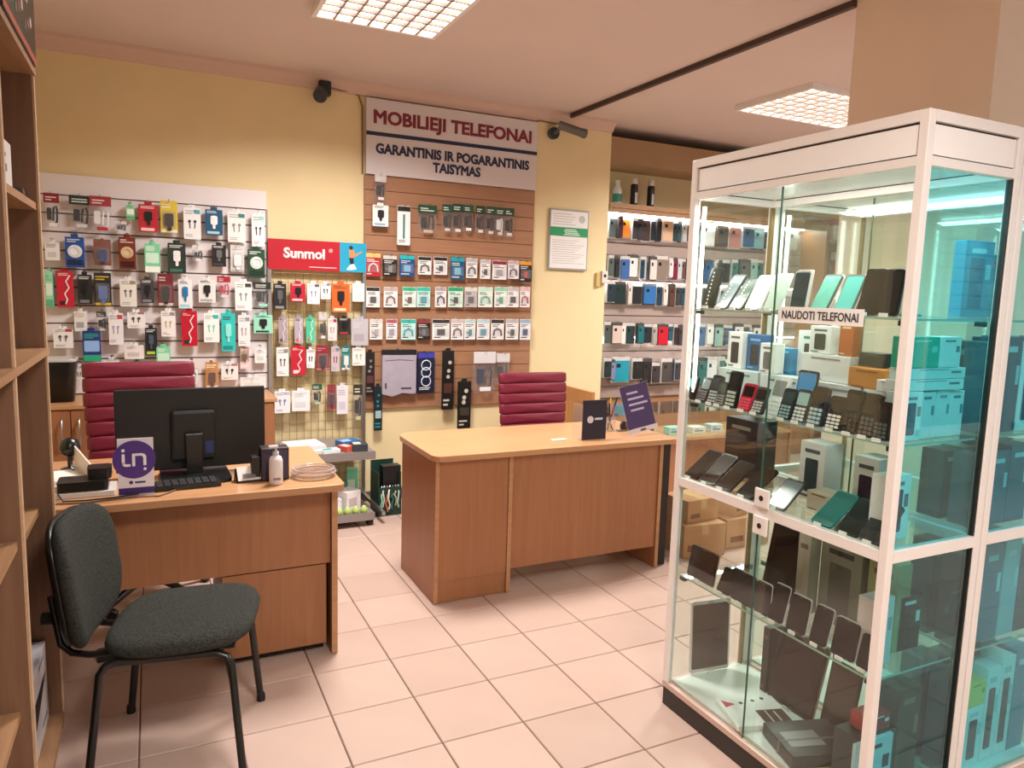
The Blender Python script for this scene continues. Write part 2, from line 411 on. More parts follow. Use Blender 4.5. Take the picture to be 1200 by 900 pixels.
# ================================================================== bookcase on the left
FX = -1.178
t = thing('bookcase', 'tall open wooden bookcase along the left edge', 'bookcase', (0, 0, 0))
def upright(y):
    MB().box(FX-.37, FX-.006, y, y+.022, 0.0, 2.19).build('side_panel', WOOD_SHELF, t)
    MB().box(FX-.006, FX, y, y+.022, 0.0, 2.19).build('edge_strip', WOOD_LIGHT, t)
for y in (-.342, -.972, -1.60): upright(y)
def board(y0, y1, z, rec, th=.022):
    s_ = MB().box(FX-.36, FX-rec, y0, y1, z-th, z).build('shelf', WOOD_SHELF_TOP, t)
for y0, y1, zs in ((-.95, -.342, ((1.797,.01),(.80,.045),(.062,.0))), (-1.578, -.972, ((1.797,.01),(.885,.015),(.42,.03),(.062,.0)))):
    for z, rec in zs: board(y0, y1, z, rec)
MB().box(FX-.36, FX+.004, -1.6, -.32, 1.312, 1.334).build('fixed_shelf', WOOD_SHELF_TOP, t)
MB().box(FX-.37, FX+.004, -1.6, -.32, 2.19, 2.212).build('top_board', WOOD_SHELF_TOP, t)
MB().box(FX-.37, FX-.36, -1.6, -.32, 0, 2.19).build('back_panel', WOOD_SHELF, t)
MB().box(FX-.36, FX-.03, -1.578, -.342, 0, .04).build('plinth', WOOD_SHELF, t)
# things in and on it
t = thing('game_box', 'dark green printed box lying on top of the bookcase', 'box', (FX-.13, -.62, 2.2135))
MB().box(-.14,.14,-.31,.275,0,.36).build('carton', C('#16201d', .3), t, .003)
pb = MB()
for q in range(9): pb.box(.14,.1408,-.28+.055*q,-.25+.055*q,.05+.02*(q%3),.075+.02*(q%3), q%3)
pb.box(.14,.141,-.31,.27,0,.02,1).box(.14,.141,.05,.12,.14,.24,2).box(.14,.141,-.2,-.05,.12,.16,0)
pb.build('print', [C('#2f7f76'), C('#b4482e'), C('#cfd8d2')], t)
t = thing('carton', 'white carton standing on the upper bookcase shelf', 'box', (FX-.085, -.72, 1.798))
MB().box(-.05,.05,-.16,.12,0,.135).build('carton_body', C('#d6d2d4'), t, .002)
pb = MB().box(.05,.0505,-.02,.04,.05,.07).box(.05,.0505,-.06,.03,.09,.10); pb.build('print', C('#5a5560'), t)
t = thing('gadget', 'small dark gadget lying in front of the white shelf carton', 'gadget', (FX-.033, -.56, 1.798), (0,0,.1))
MB().rrect(-.02,.02,-.06,.07,0,.016,.01,'Z').build('case', C('#2c2a2a', .3), t)
MB().box(-.012,.012,-.04,.02,.016,.018).build('plate', C('#b9b2ae', .3), t)
t = thing('carton', 'white carton with a black wedge print on the bottom bookcase shelf', 'box', (FX-.085, -.525, .0635))
MB().box(-.04,.04,-.20,.17,0,.275).build('carton_body', C('#d9d6dc'), t, .002)
MB().prism([(-.10,.10),(.10,.165),(.13,.185),(-.10,.185)], .04, .0408, 'X').build('wedge_print', C('#1a1818'), t)
MB().box(.04,.0406,.03,.13,.035,.048).box(.04,.0406,.0,.10,.245,.254).build('lettering', C('#7d7a86'), t)

# ================================================================== left desk
t = thing('desk', 'brown wooden desk with monitor behind the grey chair', 'desk', (0, 0, 0))
top = MB().prism([(-1.66,-.262),(-.196,-.262),(-.182,-.25),(-.176,-.235),(-.172,.528),(-1.66,.528)], .737, .765, 'Z').build('worktop', WOOD_TOP, t, .002)
MB().box(-1.66,-.19,-.2645,-.2625,.738,.764).build('edge_band', WOOD_EDGE, t)
box('end_panel', -.214, -.190, -.176, .50, .004, .7365, WOOD_DESK, t, .001)
box('panel_edge', -.214, -.190, -.1785, -.1765, .004, .7365, WOOD_EDGE, t)
box('end_panel', -1.64, -1.615, -.176, .50, .004, .7365, WOOD_DESK, t, .001)
box('modesty_panel', -1.614, -.2150, -.15, -.132, .40, .7365, WOOD_DESK, t)
box('pedestal', -.64, -.236, -.125, .45, .035, .399, WOOD_DESK, t)
box('pedestal_front', -.642, -.230, -.140, -.1255, .04, .392, WOOD_DESK, t)
box('pedestal_plinth', -.63, -.232, -.09, .44, .004, .0345, DARK, t)

# ================================================================== counter
t = thing('counter', 'wooden service counter with rounded corner in the middle', 'counter', (0, 0, 0))
pl = [(1.80,.082)] + [(.345+.05-.05*math.sin(a)-.012, .082+.05-.05*math.cos(a)) for a in (0,.4,.8,1.2,PI/2)] + [(.333,.62)] + [(.333+.1-.1*math.cos(a), .62+.1*math.sin(a)) for a in (.4,.8,1.2,PI/2)] + [(1.80,.722)]
MB().prism(pl, .735, .765, 'Z').build('worktop', WOOD_TOP, t, .003)
box('side_panel', .355, .375, .124, .655, .004, .7345, WOOD_DESK, t)
box('cabinet_front', .3755, .752, .1235, .1455, .113, .7345, WOOD_DESK, t, .001)
box('kick_board', .3755, .752, .1285, .1455, .004, .112, WOOD_DESK, t)
box('corner_edge', .355, .375, .1205, .1235, .004, .7345, WOOD_EDGE, t)
box('divider_panel', .753, .775, .1205, .655, .004, .7345, WOOD_DESK, t)
box('panel_edge', .753, .775, .1175, .1200, .004, .7345, WOOD_EDGE, t)
box('cabinet_back', .3755, .752, .63, .65, .004, .7345, WOOD_DESK, t)
box('modesty_panel', .7755, 1.706, .1275, .1455, .128, .7345, WOOD_DESK, t)
box('end_panel', 1.7065, 1.729, .1205, .655, .004, .7345, WOOD_DESK, t)
box('panel_edge', 1.7065, 1.729, .1175, .1200, .004, .7345, WOOD_EDGE, t)

box('gap_shade_block', 1.7295, 1.797, .14, .60, .004, .7345, DARK, t)  # dark box added as the shade of the gap beyond the counter end
# ================================================================== visitor chair
UPH = mat('chair_cloth', '#363734', 0.95, spec=0.2, noise=0.45, nscale=160, bump=0.5)
t = thing('visitor_chair', 'dark grey upholstered visitor chair with black tube legs', 'chair', (-.80, -.615, 0), (0, 0, math.radians(-13)))
FR = mat('chair_frame', '#0e0f10', 0.28)
M = Matrix.Translation((.012, 0, .455)) @ Euler((0, math.radians(-3), 0)).to_matrix().to_4x4()
MB().pad(.45, .465, .058, 1.0, 9, 0, M, 3.3).build('seat', UPH, t)
MB().box(-.17,.17,-.17,.17,-.046,-.03, 0, M).build('seat_underpan', BLACK, t, .004)
def curved(mb, k):
    mb.v = [(x, y, z + k*y*y) for x, y, z in mb.v]; return mb
M = Matrix.Translation((-.305, 0, .628)) @ Euler((0, math.radians(83), 0)).to_matrix().to_4x4()
pd = curved(MB().pad(.41, .45, .05, 1.0, 9, 0, None, 3.4), .9); pd.v = [tuple(M @ Vector(p)) for p in pd.v]; pd.build('backrest', UPH, t)
M = Matrix.Translation((-.333, 0, .628)) @ Euler((0, math.radians(83), 0)).to_matrix().to_4x4()
pd = curved(MB().pad(.40, .41, .03, .9, 9, 0, None, 3.4), .9); pd.v = [tuple(M @ Vector(p)) for p in pd.v]; pd.build('back_shell', BLACK, t)
for s in (-1, 1):
    MB().tube([(-.235,.245*s,.0),(-.19,.225*s,.395),(-.175,.215*s,.415),(-.15,.205*s,.42),(.13,.205*s,.425),(.165,.212*s,.415),(.18,.222*s,.39),(.215,.245*s,.0)], .0125, 8).build('leg_frame', FR, t)
    for x in (-.235, .215): MB().lathe([(.016,0),(.016,.02),(.013,.03)], x, .245*s, 10).build('foot_cap', BLACK, t)
MB().tube([(-.15,-.2,.415),(-.15,.2,.415)], .011, 8).build('crossbar', FR, t)
MB().tube([(.13,-.2,.418),(.13,.2,.418)], .011, 8).build('crossbar', FR, t)
for s in (-1, 1):
    MB().tube([(-.12,.11*s,.41),(-.25,.11*s,.405),(-.30,.11*s,.415),(-.33,.11*s,.445),(-.336,.11*s,.50),(-.35,.11*s,.60)], .011, 8).build('back_tube', FR, t)
MB().lathe([(.02,0),(.02,.03)], 0, 0, 12, 0, Matrix.Translation((-.345,-.11,.53)) @ Euler((0,-PI/2,0)).to_matrix().to_4x4()).build('knob', BLACK, t)

# ================================================================== red office chairs
RED = mat('maroon_leather', '#74162f', 0.45, noise=0.12, nscale=60, bump=0.1)
def office_chair(label, x, y, rz, w, zb, zt, n):
    t = thing('office_chair', label, 'chair', (x, y, 0), (0, 0, rz), 'ribbed dark red office chairs')
    h = (zt - zb)/n
    for q in range(n):
        z = zb + h*(q+.5); k = .93 + .07*min(1, q/(n*.6)); yy = .235 + .05*((z-.5)/.6)
        M = Matrix.Translation((0, yy, z)) @ Euler((math.radians(84), 0, 0)).to_matrix().to_4x4()
        MB().pad(w*k, h*1.10, .05, .9, 8, 0, M, 9).build('back_cushion', RED, t)
    MB().box(-w*.44, w*.44, .265, .28, zb, zt-.02).build('back_shell', BLACK, t, .01)
    for q in range(4):
        M = Matrix.Translation((0, -.17+.115*q, .47)) 
        MB().pad(w*.96, .125, .07, 2.0, 6, 0, M, 5).build('seat_cushion', RED, t)
    box('seat_pan', -w*.42, w*.42, -.2, .26, .405, .428, BLACK, t, .006)
    MB().tube([(0,.24,.41),(0,.31,.44),(0,.315,zb+.12)], .02, 8).build('back_bracket', STEEL, t)
    for s in (-1, 1):
        MB().tube([(s*w*.42,.15,.42),(s*(w*.5+.03),.14,.45),(s*(w*.5+.035),.12,.64),(s*(w*.5+.035),.06,.66),(s*(w*.5+.035),-.14,.655)], .014, 8).build('armrest', BLACK, t)
    MB().lathe([(.028,.1),(.028,.28),(.018,.28),(.018,.41)], 0, 0, 12).build('gas_column', STEEL, t)
    for q in range(5):
        a = 2*PI*q/5+.3; ca, sa = math.cos(a), math.sin(a)
        MB().tube([(0,0,.11),(.14*ca,.14*sa,.10),(.28*ca,.28*sa,.075)], [.024,.02,.014], 8).build('leg', BLACK, t)
        M = Matrix.Translation((.28*ca,.28*sa,.027)) @ Euler((0,PI/2,a+.6)).to_matrix().to_4x4()
        MB().lathe([(.020,-.022),(.027,-.014),(.027,.014),(.020,.022)], 0, 0, 12, 0, M).build('caster', BLACK, t)
    return t
office_chair('ribbed dark red office chair behind the monitor desk', -.915, .76, math.radians(3), .52, .56, 1.145, 8)
office_chair('ribbed dark red office chair behind the service counter', 1.475, 1.0, math.radians(-2), .52, .53, 1.015, 7)

# ================================================================== cabinet under the white slat wall
t = thing('low_cabinet', 'brown wooden cabinet standing under the white slat wall', 'cabinet', (0, 0, 0))
box('cabinet_body', -1.66, -.19, 1.57, 1.985, .06, .835, WOOD_DESK, t)
box('cabinet_top', -1.68, -.175, 1.545, 1.99, .8355, .86, WOOD_TOP, t, .003)
box('plinth', -1.64, -.21, 1.6, 1.97, .003, .0595, DARK, t)
for q in range(4):
    x0 = -1.655 + .365*q; d = box('door', x0, x0+.36, 1.552, 1.5695, .075, .83, WOOD_DESK, t, .001)
    hx = x0 + (.32 if q % 2 == 0 else .04)
    MB().tube([(hx,1.551,.62),(hx,1.53,.63),(hx,1.528,.70),(hx,1.53,.77),(hx,1.551,.78)], .006, 6).build('handle', STEEL, d)
t = thing('waste_bin', 'black plastic bin with a pale rim on the low cabinet', 'bin', (-1.36, 1.74, .861))
bb = MB()
def ringr(w, d, z): return [(x, y, z) for x, y in rr(-w, w, -d, d, .04, 4)]
vs = ringr(.075,.075,0) + ringr(.095,.095,.235); n_ = len(vs)//2
bb.add(vs, [tuple(range(n_-1,-1,-1))] + [(i, (i+1) % n_, n_+(i+1) % n_, n_+i) for i in range(n_)], 0, True)
bb.build('bucket', C('#121314', .4), t)
rb = MB(); vs = ringr(.096,.096,.232) + ringr(.10,.10,.25) + ringr(.088,.088,.25) + ringr(.088,.088,.2)
rb.add(vs, [(k*n_+i, k*n_+(i+1) % n_, (k+1)*n_+(i+1) % n_, (k+1)*n_+i) for k in range(3) for i in range(n_)], 0, True)
rb.build('rim', C('#b5b2ae', .35), t)
MB().prism([(x,y) for x,y in rr(-.085,.085,-.085,.085,.04,4)], .198, .2, 'Z').build('liner', C('#4b4845'), t)

# ================================================================== display counter behind the service counter
t = thing('display_counter', 'wooden display counter with glass top behind the service counter', 'counter', (0, 0, 0))
box('end_panel', 1.93, 1.955, 1.21, 1.70, .003, .872, wood('oak_side', '#b97f4c', '#c98f58', 'Z'), t)
box('front_panel', 1.956, 3.9, 1.225, 1.245, .003, .47, WOOD_DESK, t)
box('inner_shelf', 1.956, 3.9, 1.2, 1.68, .471, .492, WOOD_TOP, t)
box('back_panel', 1.956, 3.9, 1.681, 1.70, .003, .68, WOOD_DESK, t)
box('glass_front', 1.956, 3.9, 1.205, 1.211, .493, .688, GLASS, t)
box('glass_top', 1.956, 3.9, 1.2, 1.70, .689, .697, GLASS_EDGE, t)
box('end_panel', 3.901, 3.925, 1.21, 1.70, .003, .697, WOOD_DESK, t)
for k, (x, w, h, d, c, lab) in enumerate(((2.78,.10,.06,.08,'#9fd8cc','small mint box inside the glass display counter'),(2.55,.07,.09,.06,'#3c4450','small dark box inside the glass display counter'),(3.02,.13,.05,.09,'#e8e4e6','small white box inside the glass display counter'),(3.2,.12,.06,.09,'#d8dbe2','small pale blue box inside the glass display counter'),(2.3,.1,.05,.08,'#c9b49a','small beige box inside the glass display counter'))):
    o = thing('gadget_box', lab, 'box', (x, 1.36, .493)); MB().box(-w/2,w/2,-d/2,d/2,0,h).build('carton', C(c), o, .002)
    MB().box(-w*.35,w*.3,-d/2-.0008,-d/2,h*.3,h*.5).box(-w*.35,w*.0,-d/2-.0008,-d/2,h*.65,h*.75).build('print', C('#6b7480'), o)
CARD = mat('cardboard', '#b98a63', 0.85, noise=0.06, nscale=12)
for k, (x, y, z, w, d, h, lab) in enumerate(((2.12,.30,.002,.30,.3,.2,'large brown cardboard box on the floor behind the counter end'),(2.50,.34,.002,.36,.28,.19,'wide brown cardboard box on the floor behind the glass showcase'),(2.12,.32,.2025,.26,.22,.14,'brown cardboard box stacked on the large floor box'),(2.50,.36,.1925,.25,.22,.17,'tall brown cardboard box stacked on the wide floor box'))):
    o = thing('cardboard_box', lab, 'box', (x, y, z), (0, 0, .1*(k-1)), 'cardboard boxes on the floor')
    MB().box(-w/2,w/2,-d/2,d/2,0,h).build('carton', CARD, o, .003)
    MB().box(-.025,.025,-d/2-.001,d/2+.001,h-.0005,h+.001).box(-.025,.025,-d/2-.001,-d/2,h-.06,h).build('tape', C('#c9a97c', .25), o)
    MB().box(-w*.4,-w*.1,-d/2-.0008,-d/2,h*.2,h*.4).build('print', C('#7a4a34'), o)
# ================================================================== what hangs on the walls: x, z of its foot, width, height, build, colours, look
W1_0 = [
    (-1.374, 1.856, 0.083, 0.197, 'pouch', '#8d2431', '#1a1a1c', '#e6e2e4', 'clear pack with red header and black car holder'),
    (-1.232, 1.861, 0.118, 0.192, 'pouch', '#1d3a2c', '#161616', '#cfcfcf', 'clear pack with dark green header and black cables'),
    (-1.124, 1.847, 0.12, 0.209, 'pouch', '#a03a44', '#f0eeee', '#b03040', 'clear pack with red header and white cable'),
    (-1.02, 1.854, 0.069, 0.062, 'pouch', '#d8d4d6', '#55606a', '#dddddd', 'tiny clear pack with grey round gadget'),
    (-0.967, 1.932, 0.048, 0.1, 'box', '#8fd0a4', '#e9f5ec', '#5aa878', 'tiny light green box'),
    (-0.87, 1.863, 0.113, 0.183, 'gad', '#b8202f', '#151517', '#e8c9cc', 'red box with black phone holder'),
    (-0.754, 1.867, 0.103, 0.194, 'blist', '#d9c24a', '#3a2e2a', '#f0e9d8', 'yellow card with dark adapter blister'),
    (-0.624, 1.833, 0.106, 0.213, 'buds', '#e9e8ea', '#2b2b30', '#4ea8b4', 'white box with small dark earphones and teal corner'),
    (-0.495, 1.867, 0.108, 0.176, 'gad', '#1d5578', '#e8eef2', '#a9cfe0', 'blue box with white charger picture'),
    (-0.36, 1.829, 0.114, 0.212, 'buds', '#eceaea', '#8a8a90', '#3e7a78', 'white box with grey earphones and dark green tab'),
    (-0.228, 1.809, 0.085, 0.228, 'buds', '#eeeeef', '#1c1c20', '#9fd4c8', 'white box with two black earphone buds'),
]
W1_1 = [
    (-1.381, 1.668, 0.078, 0.121, 'sheet', '#e9e7e8', '#8a8a8a', '#c8c8c8', 'plain white card pack'),
    (-1.266, 1.63, 0.104, 0.197, 'coil', '#1f4f9c', '#e8eaf0', '#10264c', 'blue box with white cable coil'),
    (-1.124, 1.649, 0.098, 0.155, 'blist', '#7e5550', '#2a3f74', '#8a4a40', 'brown red blister with blue gadget'),
    (-0.99, 1.629, 0.096, 0.215, 'coil', '#7a3326', '#dcc09a', '#40140f', 'dark red box with beige cable coil'),
    (-0.854, 1.616, 0.091, 0.194, 'box', '#7fd0a4', '#cdeedd', '#f0f6f2', 'mint green box with leaf print'),
    (-0.717, 1.618, 0.108, 0.204, 'gad', '#20302a', '#e9e9e9', '#39695a', 'dark green box with white adapter'),
    (-0.595, 1.698, 0.07, 0.098, 'pouch', '#dcdadc', '#33363a', '#eeeeee', 'small clear pack with dark clip'),
    (-0.47, 1.67, 0.088, 0.153, 'gad', '#1c1c1e', '#6a6a6e', '#3a3a3e', 'black pack with grey adapter'),
    (-0.357, 1.642, 0.089, 0.18, 'blist', '#dedcda', '#f2f2f2', '#b8b8b8', 'pale pack with white plug'),
    (-0.244, 1.605, 0.111, 0.203, 'coil', '#1e4a38', '#e6e9e6', '#0f2a20', 'dark green box with white cable coil'),
]
W1_2 = [
    (-1.404, 1.393, 0.041, 0.226, 'box', '#93dcb8', '#d9f2e6', '#5cb08c', 'narrow mint box beside the bookcase'),
    (-1.326, 1.394, 0.091, 0.231, 'cable', '#c01c34', '#f0e8ea', '#3a1016', 'tall red box with white cable print'),
    (-1.224, 1.415, 0.079, 0.193, 'gad', '#1f1f22', '#0f0f10', '#74747a', 'black pack with adapter'),
    (-1.13, 1.407, 0.097, 0.198, 'blist', '#232326', '#5a6ea8', '#d3b13a', 'black blister with blue and yellow tool'),
    (-0.992, 1.404, 0.097, 0.184, 'buds', '#e8e6e2', '#6c6a66', '#9a8f80', 'white box with small charger pictures'),
    (-0.888, 1.428, 0.076, 0.164, 'gad', '#3c3c42', '#17171a', '#7e7e86', 'dark grey pack with black adapter'),
    (-0.785, 1.413, 0.094, 0.199, 'blist', '#7c2a34', '#2c2420', '#d8cfc8', 'pack with dark red header and brown gadget'),
    (-0.672, 1.399, 0.085, 0.2, 'gad', '#ebeaee', '#2478b0', '#9fd3e6', 'white box with a blue square'),
    (-0.544, 1.439, 0.107, 0.162, 'gad', '#e6e4e4', '#202226', '#aaaab0', 'white pack with a black lens'),
    (-0.444, 1.471, 0.085, 0.137, 'pouch', '#a8253a', '#c03848', '#e8d8dc', 'clear pack with red cable'),
    (-0.325, 1.392, 0.11, 0.204, 'buds', '#efeeee', '#9c9ca4', '#3c3c44', 'white box with thin cable drawing'),
    (-0.209, 1.415, 0.116, 0.164, 'pouch', '#26322e', '#1d1f20', '#98dcc0', 'dark pack with mint corner'),
]
W1_3 = [
    (-1.346, 1.151, 0.107, 0.131, 'buds', '#ebe8ea', '#55555c', '#b02838', 'white box with red corner low by the bookcase'),
    (-1.253, 1.251, 0.071, 0.138, 'sheet', '#e2dedc', '#b9a9a4', '#a0a0a0', 'pale pack with faint print'),
    (-1.2, 1.067, 0.102, 0.206, 'box', '#22357e', '#8fb4e8', '#2faa78', 'navy box with green base'),
    (-1.141, 1.252, 0.056, 0.12, 'pouch', '#4a4648', '#18181a', '#cfcfcf', 'small clear pack with black earphones'),
    (-1.066, 1.169, 0.083, 0.213, 'buds', '#e9e7ec', '#a9a4c0', '#c2434e', 'tall white box with thin drawing'),
    (-0.954, 1.272, 0.104, 0.116, 'buds', '#ece9ea', '#3c3c40', '#a86a70', 'small white box with two dark plugs'),
    (-0.876, 1.102, 0.071, 0.19, 'gad', '#20242a', '#4a5868', '#a8cc40', 'black pack with lime base'),
    (-0.774, 1.22, 0.087, 0.178, 'buds', '#efecec', '#c9b8a4', '#909090', 'white box with beige earphones'),
    (-0.652, 1.16, 0.097, 0.24, 'cable', '#bf1a33', '#f2eaec', '#30343a', 'tall red box with white cable beside white boxes'),
    (-0.524, 1.184, 0.098, 0.205, 'buds', '#eef0f0', '#8ad6d0', '#2fb8ae', 'white box with turquoise lower edge'),
    (-0.422, 1.125, 0.09, 0.265, 'gad', '#2cc0bd', '#8fe6e0', '#0f8c8c', 'turquoise box with cable picture'),
    (-0.325, 1.158, 0.078, 0.22, 'buds', '#e8e6ea', '#b8a8b4', '#9090a0', 'narrow white box with faint drawing'),
    (-0.203, 1.242, 0.126, 0.138, 'gad', '#98dcc4', '#18181a', '#22302c', 'mint card with black earphone cable'),
]
W1_4 = [
    (-1.27, 0.943, 0.049, 0.115, 'buds', '#e6e3e3', '#a07a80', '#8a8a90', 'white box above the black bin'),
    (-1.096, 1.01, 0.085, 0.084, 'buds', '#e9e6e6', '#55555a', '#b0b0b8', 'white box with round plug just above the red chair'),
    (-0.971, 1.08, 0.116, 0.104, 'sheet', '#e6e2e2', '#b9b0b0', '#c8c0c0', 'pale pack with mostly blank front'),
    (-0.956, 1.014, 0.069, 0.065, 'gad', '#2f8f94', '#15484c', '#8fd0d0', 'small teal pack just above the red chair'),
    (-0.808, 1.024, 0.084, 0.149, 'box', '#7fd2a8', '#c8ecd8', '#f4faf6', 'light green box just above the red chair'),
    (-0.644, 0.886, 0.092, 0.183, 'pouch', '#dedada', '#f2f2f2', '#b0b0b4', 'clear pack with white plug right of the red chair'),
    (-0.526, 0.882, 0.082, 0.171, 'blist', '#c58a4a', '#5a2f22', '#ece2d6', 'orange brown blister with dark gadget'),
    (-0.416, 0.934, 0.109, 0.125, 'buds', '#ece9e9', '#3a3a3e', '#b86a70', 'white box with two dark plugs above the monitor'),
    (-0.324, 1.043, 0.059, 0.104, 'blist', '#b89a86', '#6a4a3a', '#e6ddd6', 'small brown blister'),
    (-0.222, 1.042, 0.079, 0.112, 'sheet', '#ebe9ea', '#b8b4b8', '#d0d0d0', 'blank white box'),
    (-0.319, 1.008, 0.072, 0.063, 'sheet', '#e3c9c9', '#c89a9e', '#efe0e0', 'small pinkish card pack'),
    (-0.271, 0.874, 0.172, 0.092, 'sheet', '#e8e4e6', '#c9c4c8', '#d8d8d8', 'wide white box lowest beside the monitor'),
]
GR_0 = [
    (-0.094, 1.4, 0.084, 0.191, 'gad', '#26262a', '#5e6066', '#8a8c92', 'black pack with grey adapter'),
    (0.02, 1.457, 0.104, 0.138, 'gad', '#bb2038', '#16161a', '#e9c8cd', 'red card with black phone holder'),
    (0.12, 1.443, 0.089, 0.155, 'buds', '#ecebee', '#9a9aa4', '#5a5a66', 'white box with grey drawing'),
    (0.205, 1.477, 0.069, 0.124, 'buds', '#e9e9ef', '#20202a', '#7a7a8a', 'white box with black buds'),
    (0.311, 1.39, 0.128, 0.212, 'gad', '#d9652a', '#1c1a1a', '#f2d0b4', 'orange box with black cable'),
    (0.434, 1.466, 0.089, 0.143, 'sheet', '#f0eeee', '#c9c9cc', '#d8d8d8', 'plain white box'),
]
GR_1 = [
    (-0.08, 1.177, 0.057, 0.191, 'cable', '#a89aa6', '#d9d2da', '#5a4f58', 'narrow lilac grey cable pack'),
    (0.026, 1.177, 0.059, 0.188, 'cable', '#b3a7b8', '#e6e0ea', '#c86a3a', 'narrow lilac cable pack with orange top'),
    (0.104, 1.177, 0.06, 0.189, 'cable', '#4fc3a0', '#bfeedd', '#c86a3a', 'narrow mint cable pack with orange top'),
    (0.186, 1.201, 0.057, 0.187, 'pouch', '#c8c0c2', '#2a2628', '#e0dcdc', 'clear pack with dark adapter'),
    (0.248, 1.193, 0.065, 0.172, 'buds', '#ddd6d6', '#a89a9a', '#9c2a38', 'pale box with dark red base'),
    (0.334, 1.234, 0.091, 0.132, 'gad', '#2a2426', '#121214', '#b03040', 'black card with red lower edge'),
    (0.442, 1.159, 0.126, 0.205, 'sheet', '#b9b4bc', '#cdc8d0', '#a6a0aa', 'translucent grey pouch'),
]
GR_2 = [
    (-0.082, 0.952, 0.085, 0.214, 'buds', '#eae7ea', '#4a4444', '#9a8890', 'tall white box with dark gadget at the bottom'),
    (0.022, 0.958, 0.101, 0.211, 'cable', '#c01c36', '#f4ecee', '#e8d8dc', 'red box with white earphone cable'),
    (0.102, 1.005, 0.057, 0.144, 'buds', '#eceaf0', '#16161a', '#b8b8c4', 'white card with two black earphones'),
    (0.184, 0.987, 0.094, 0.173, 'blist', '#8c2a38', '#33262a', '#c87a86', 'dark red blister with brown gadget'),
    (0.274, 0.977, 0.061, 0.191, 'buds', '#c9b8c2', '#8a2f44', '#6f7fa0', 'lilac box with red print'),
    (0.348, 0.984, 0.064, 0.17, 'blist', '#1f7f7c', '#e4ecec', '#f0f0f0', 'white card with teal header'),
    (0.436, 1.016, 0.096, 0.143, 'buds', '#e9e5e2', '#b8aea4', '#d8cfc4', 'white box with beige plug'),
]
GR_3 = [
    (-0.089, 0.701, 0.108, 0.166, 'buds', '#ecebf0', '#7a88b0', '#b8c0d8', 'square white box with blue drawing'),
    (0.037, 0.708, 0.127, 0.16, 'sheet', '#efedf0', '#c9c4cc', '#d8d8dc', 'square white box with faint print'),
    (0.145, 0.748, 0.072, 0.145, 'pouch', '#2c5a3c', '#20281f', '#a8c8a8', 'small pack with green header'),
    (0.248, 0.71, 0.063, 0.176, 'blist', '#8a4048', '#4a3438', '#c23a48', 'brown pack with red base'),
    (0.322, 0.673, 0.083, 0.22, 'sheet', '#e6e0e8', '#b8b0c0', '#cfc8d4', 'tall pale lilac pack'),
    (0.431, 0.617, 0.068, 0.264, 'pouch', '#3a382c', '#1a1a18', '#c8c890', 'dark hanging pouch with yellow corner'),
]
BR_0 = [
    (0.584, 2.167, 0.087, 0.178, 'pouch', '#c9c4c6', '#1a1a1e', '#e0dcdc', 'clear pack with black cable under the sign'),
    (0.588, 1.993, 0.117, 0.163, 'gad', '#ece9ea', '#1e2024', '#7fb4d0', 'white box with black earpiece'),
    (0.76, 1.873, 0.1, 0.274, 'long', '#eceaec', '#4a7a80', '#221a1c', 'tall white box with a stylus and black top'),
    (0.94, 1.964, 0.149, 0.203, 'pouch', '#1c4a34', '#141614', '#bfae9c', 'clear pack with green header and two black plugs'),
    (1.087, 1.985, 0.082, 0.197, 'pouch', '#1f4f38', '#201c1a', '#d0c8c0', 'bulging clear pack with green header, first of the bunch'),
    (1.168, 1.984, 0.088, 0.209, 'pouch', '#1d4430', '#2a2422', '#e0d8d0', 'bulging clear pack with green header, second of the bunch'),
    (1.254, 1.998, 0.085, 0.194, 'pouch', '#20503a', '#1a1a1a', '#f0f0f0', 'bulging clear pack with green header and white tag'),
    (1.347, 1.989, 0.08, 0.201, 'pouch', '#1b3f2c', '#26221f', '#e0dcd8', 'clear adapter pack with green header, left of four'),
    (1.43, 1.985, 0.081, 0.207, 'pouch', '#1f4a34', '#1a1816', '#d8d0c8', 'clear adapter pack with green header, second of four'),
    (1.513, 1.981, 0.079, 0.212, 'pouch', '#1b4430', '#e6e2e2', '#d8d0c8', 'clear white adapter pack with green header, third of four'),
    (1.593, 1.98, 0.082, 0.215, 'pouch', '#1f4a34', '#15161a', '#d8d8d8', 'clear black adapter pack with green header, right of four'),
]
BR_1 = [
    (0.546, 1.645, 0.115, 0.165, 'card', '#b3202f', '#f0e4e0', '#e8c070', 'red memory card pack'),
    (0.664, 1.649, 0.111, 0.15, 'card', '#1b191a', '#8a8480', '#c9c4c0', 'black memory card pack'),
    (0.789, 1.654, 0.12, 0.151, 'card', '#164a86', '#7ab8e0', '#23b0b8', 'blue memory card pack with teal top'),
    (0.924, 1.671, 0.108, 0.129, 'card', '#e9e7e8', '#232325', '#232325', 'white memory pack with black arc, left of the two'),
    (1.051, 1.675, 0.112, 0.129, 'card', '#e9e7e8', '#2a2a2c', '#1b1b1d', 'white memory pack with black arc, right of the two'),
    (1.182, 1.644, 0.117, 0.166, 'card', '#13507a', '#6fc4dc', '#1f9aa8', 'dark teal blue memory card pack'),
    (1.296, 1.66, 0.097, 0.146, 'card', '#ecebec', '#3a3a3e', '#b8b8bc', 'white memory pack with small dark chip'),
    (1.412, 1.658, 0.089, 0.143, 'card', '#edecec', '#26262a', '#c0c0c4', 'narrow white memory pack with black chip'),
    (1.531, 1.656, 0.124, 0.142, 'card', '#ece9ec', '#b0a8b0', '#8c1f3c', 'white pack with crimson header'),
    (1.642, 1.666, 0.098, 0.137, 'card', '#e6e2e6', '#6a4a58', '#c9b0bc', 'pale pink white memory pack'),
    (1.748, 1.645, 0.114, 0.163, 'card', '#241e20', '#c23a30', '#e09a2e', 'black pack with orange header'),
]
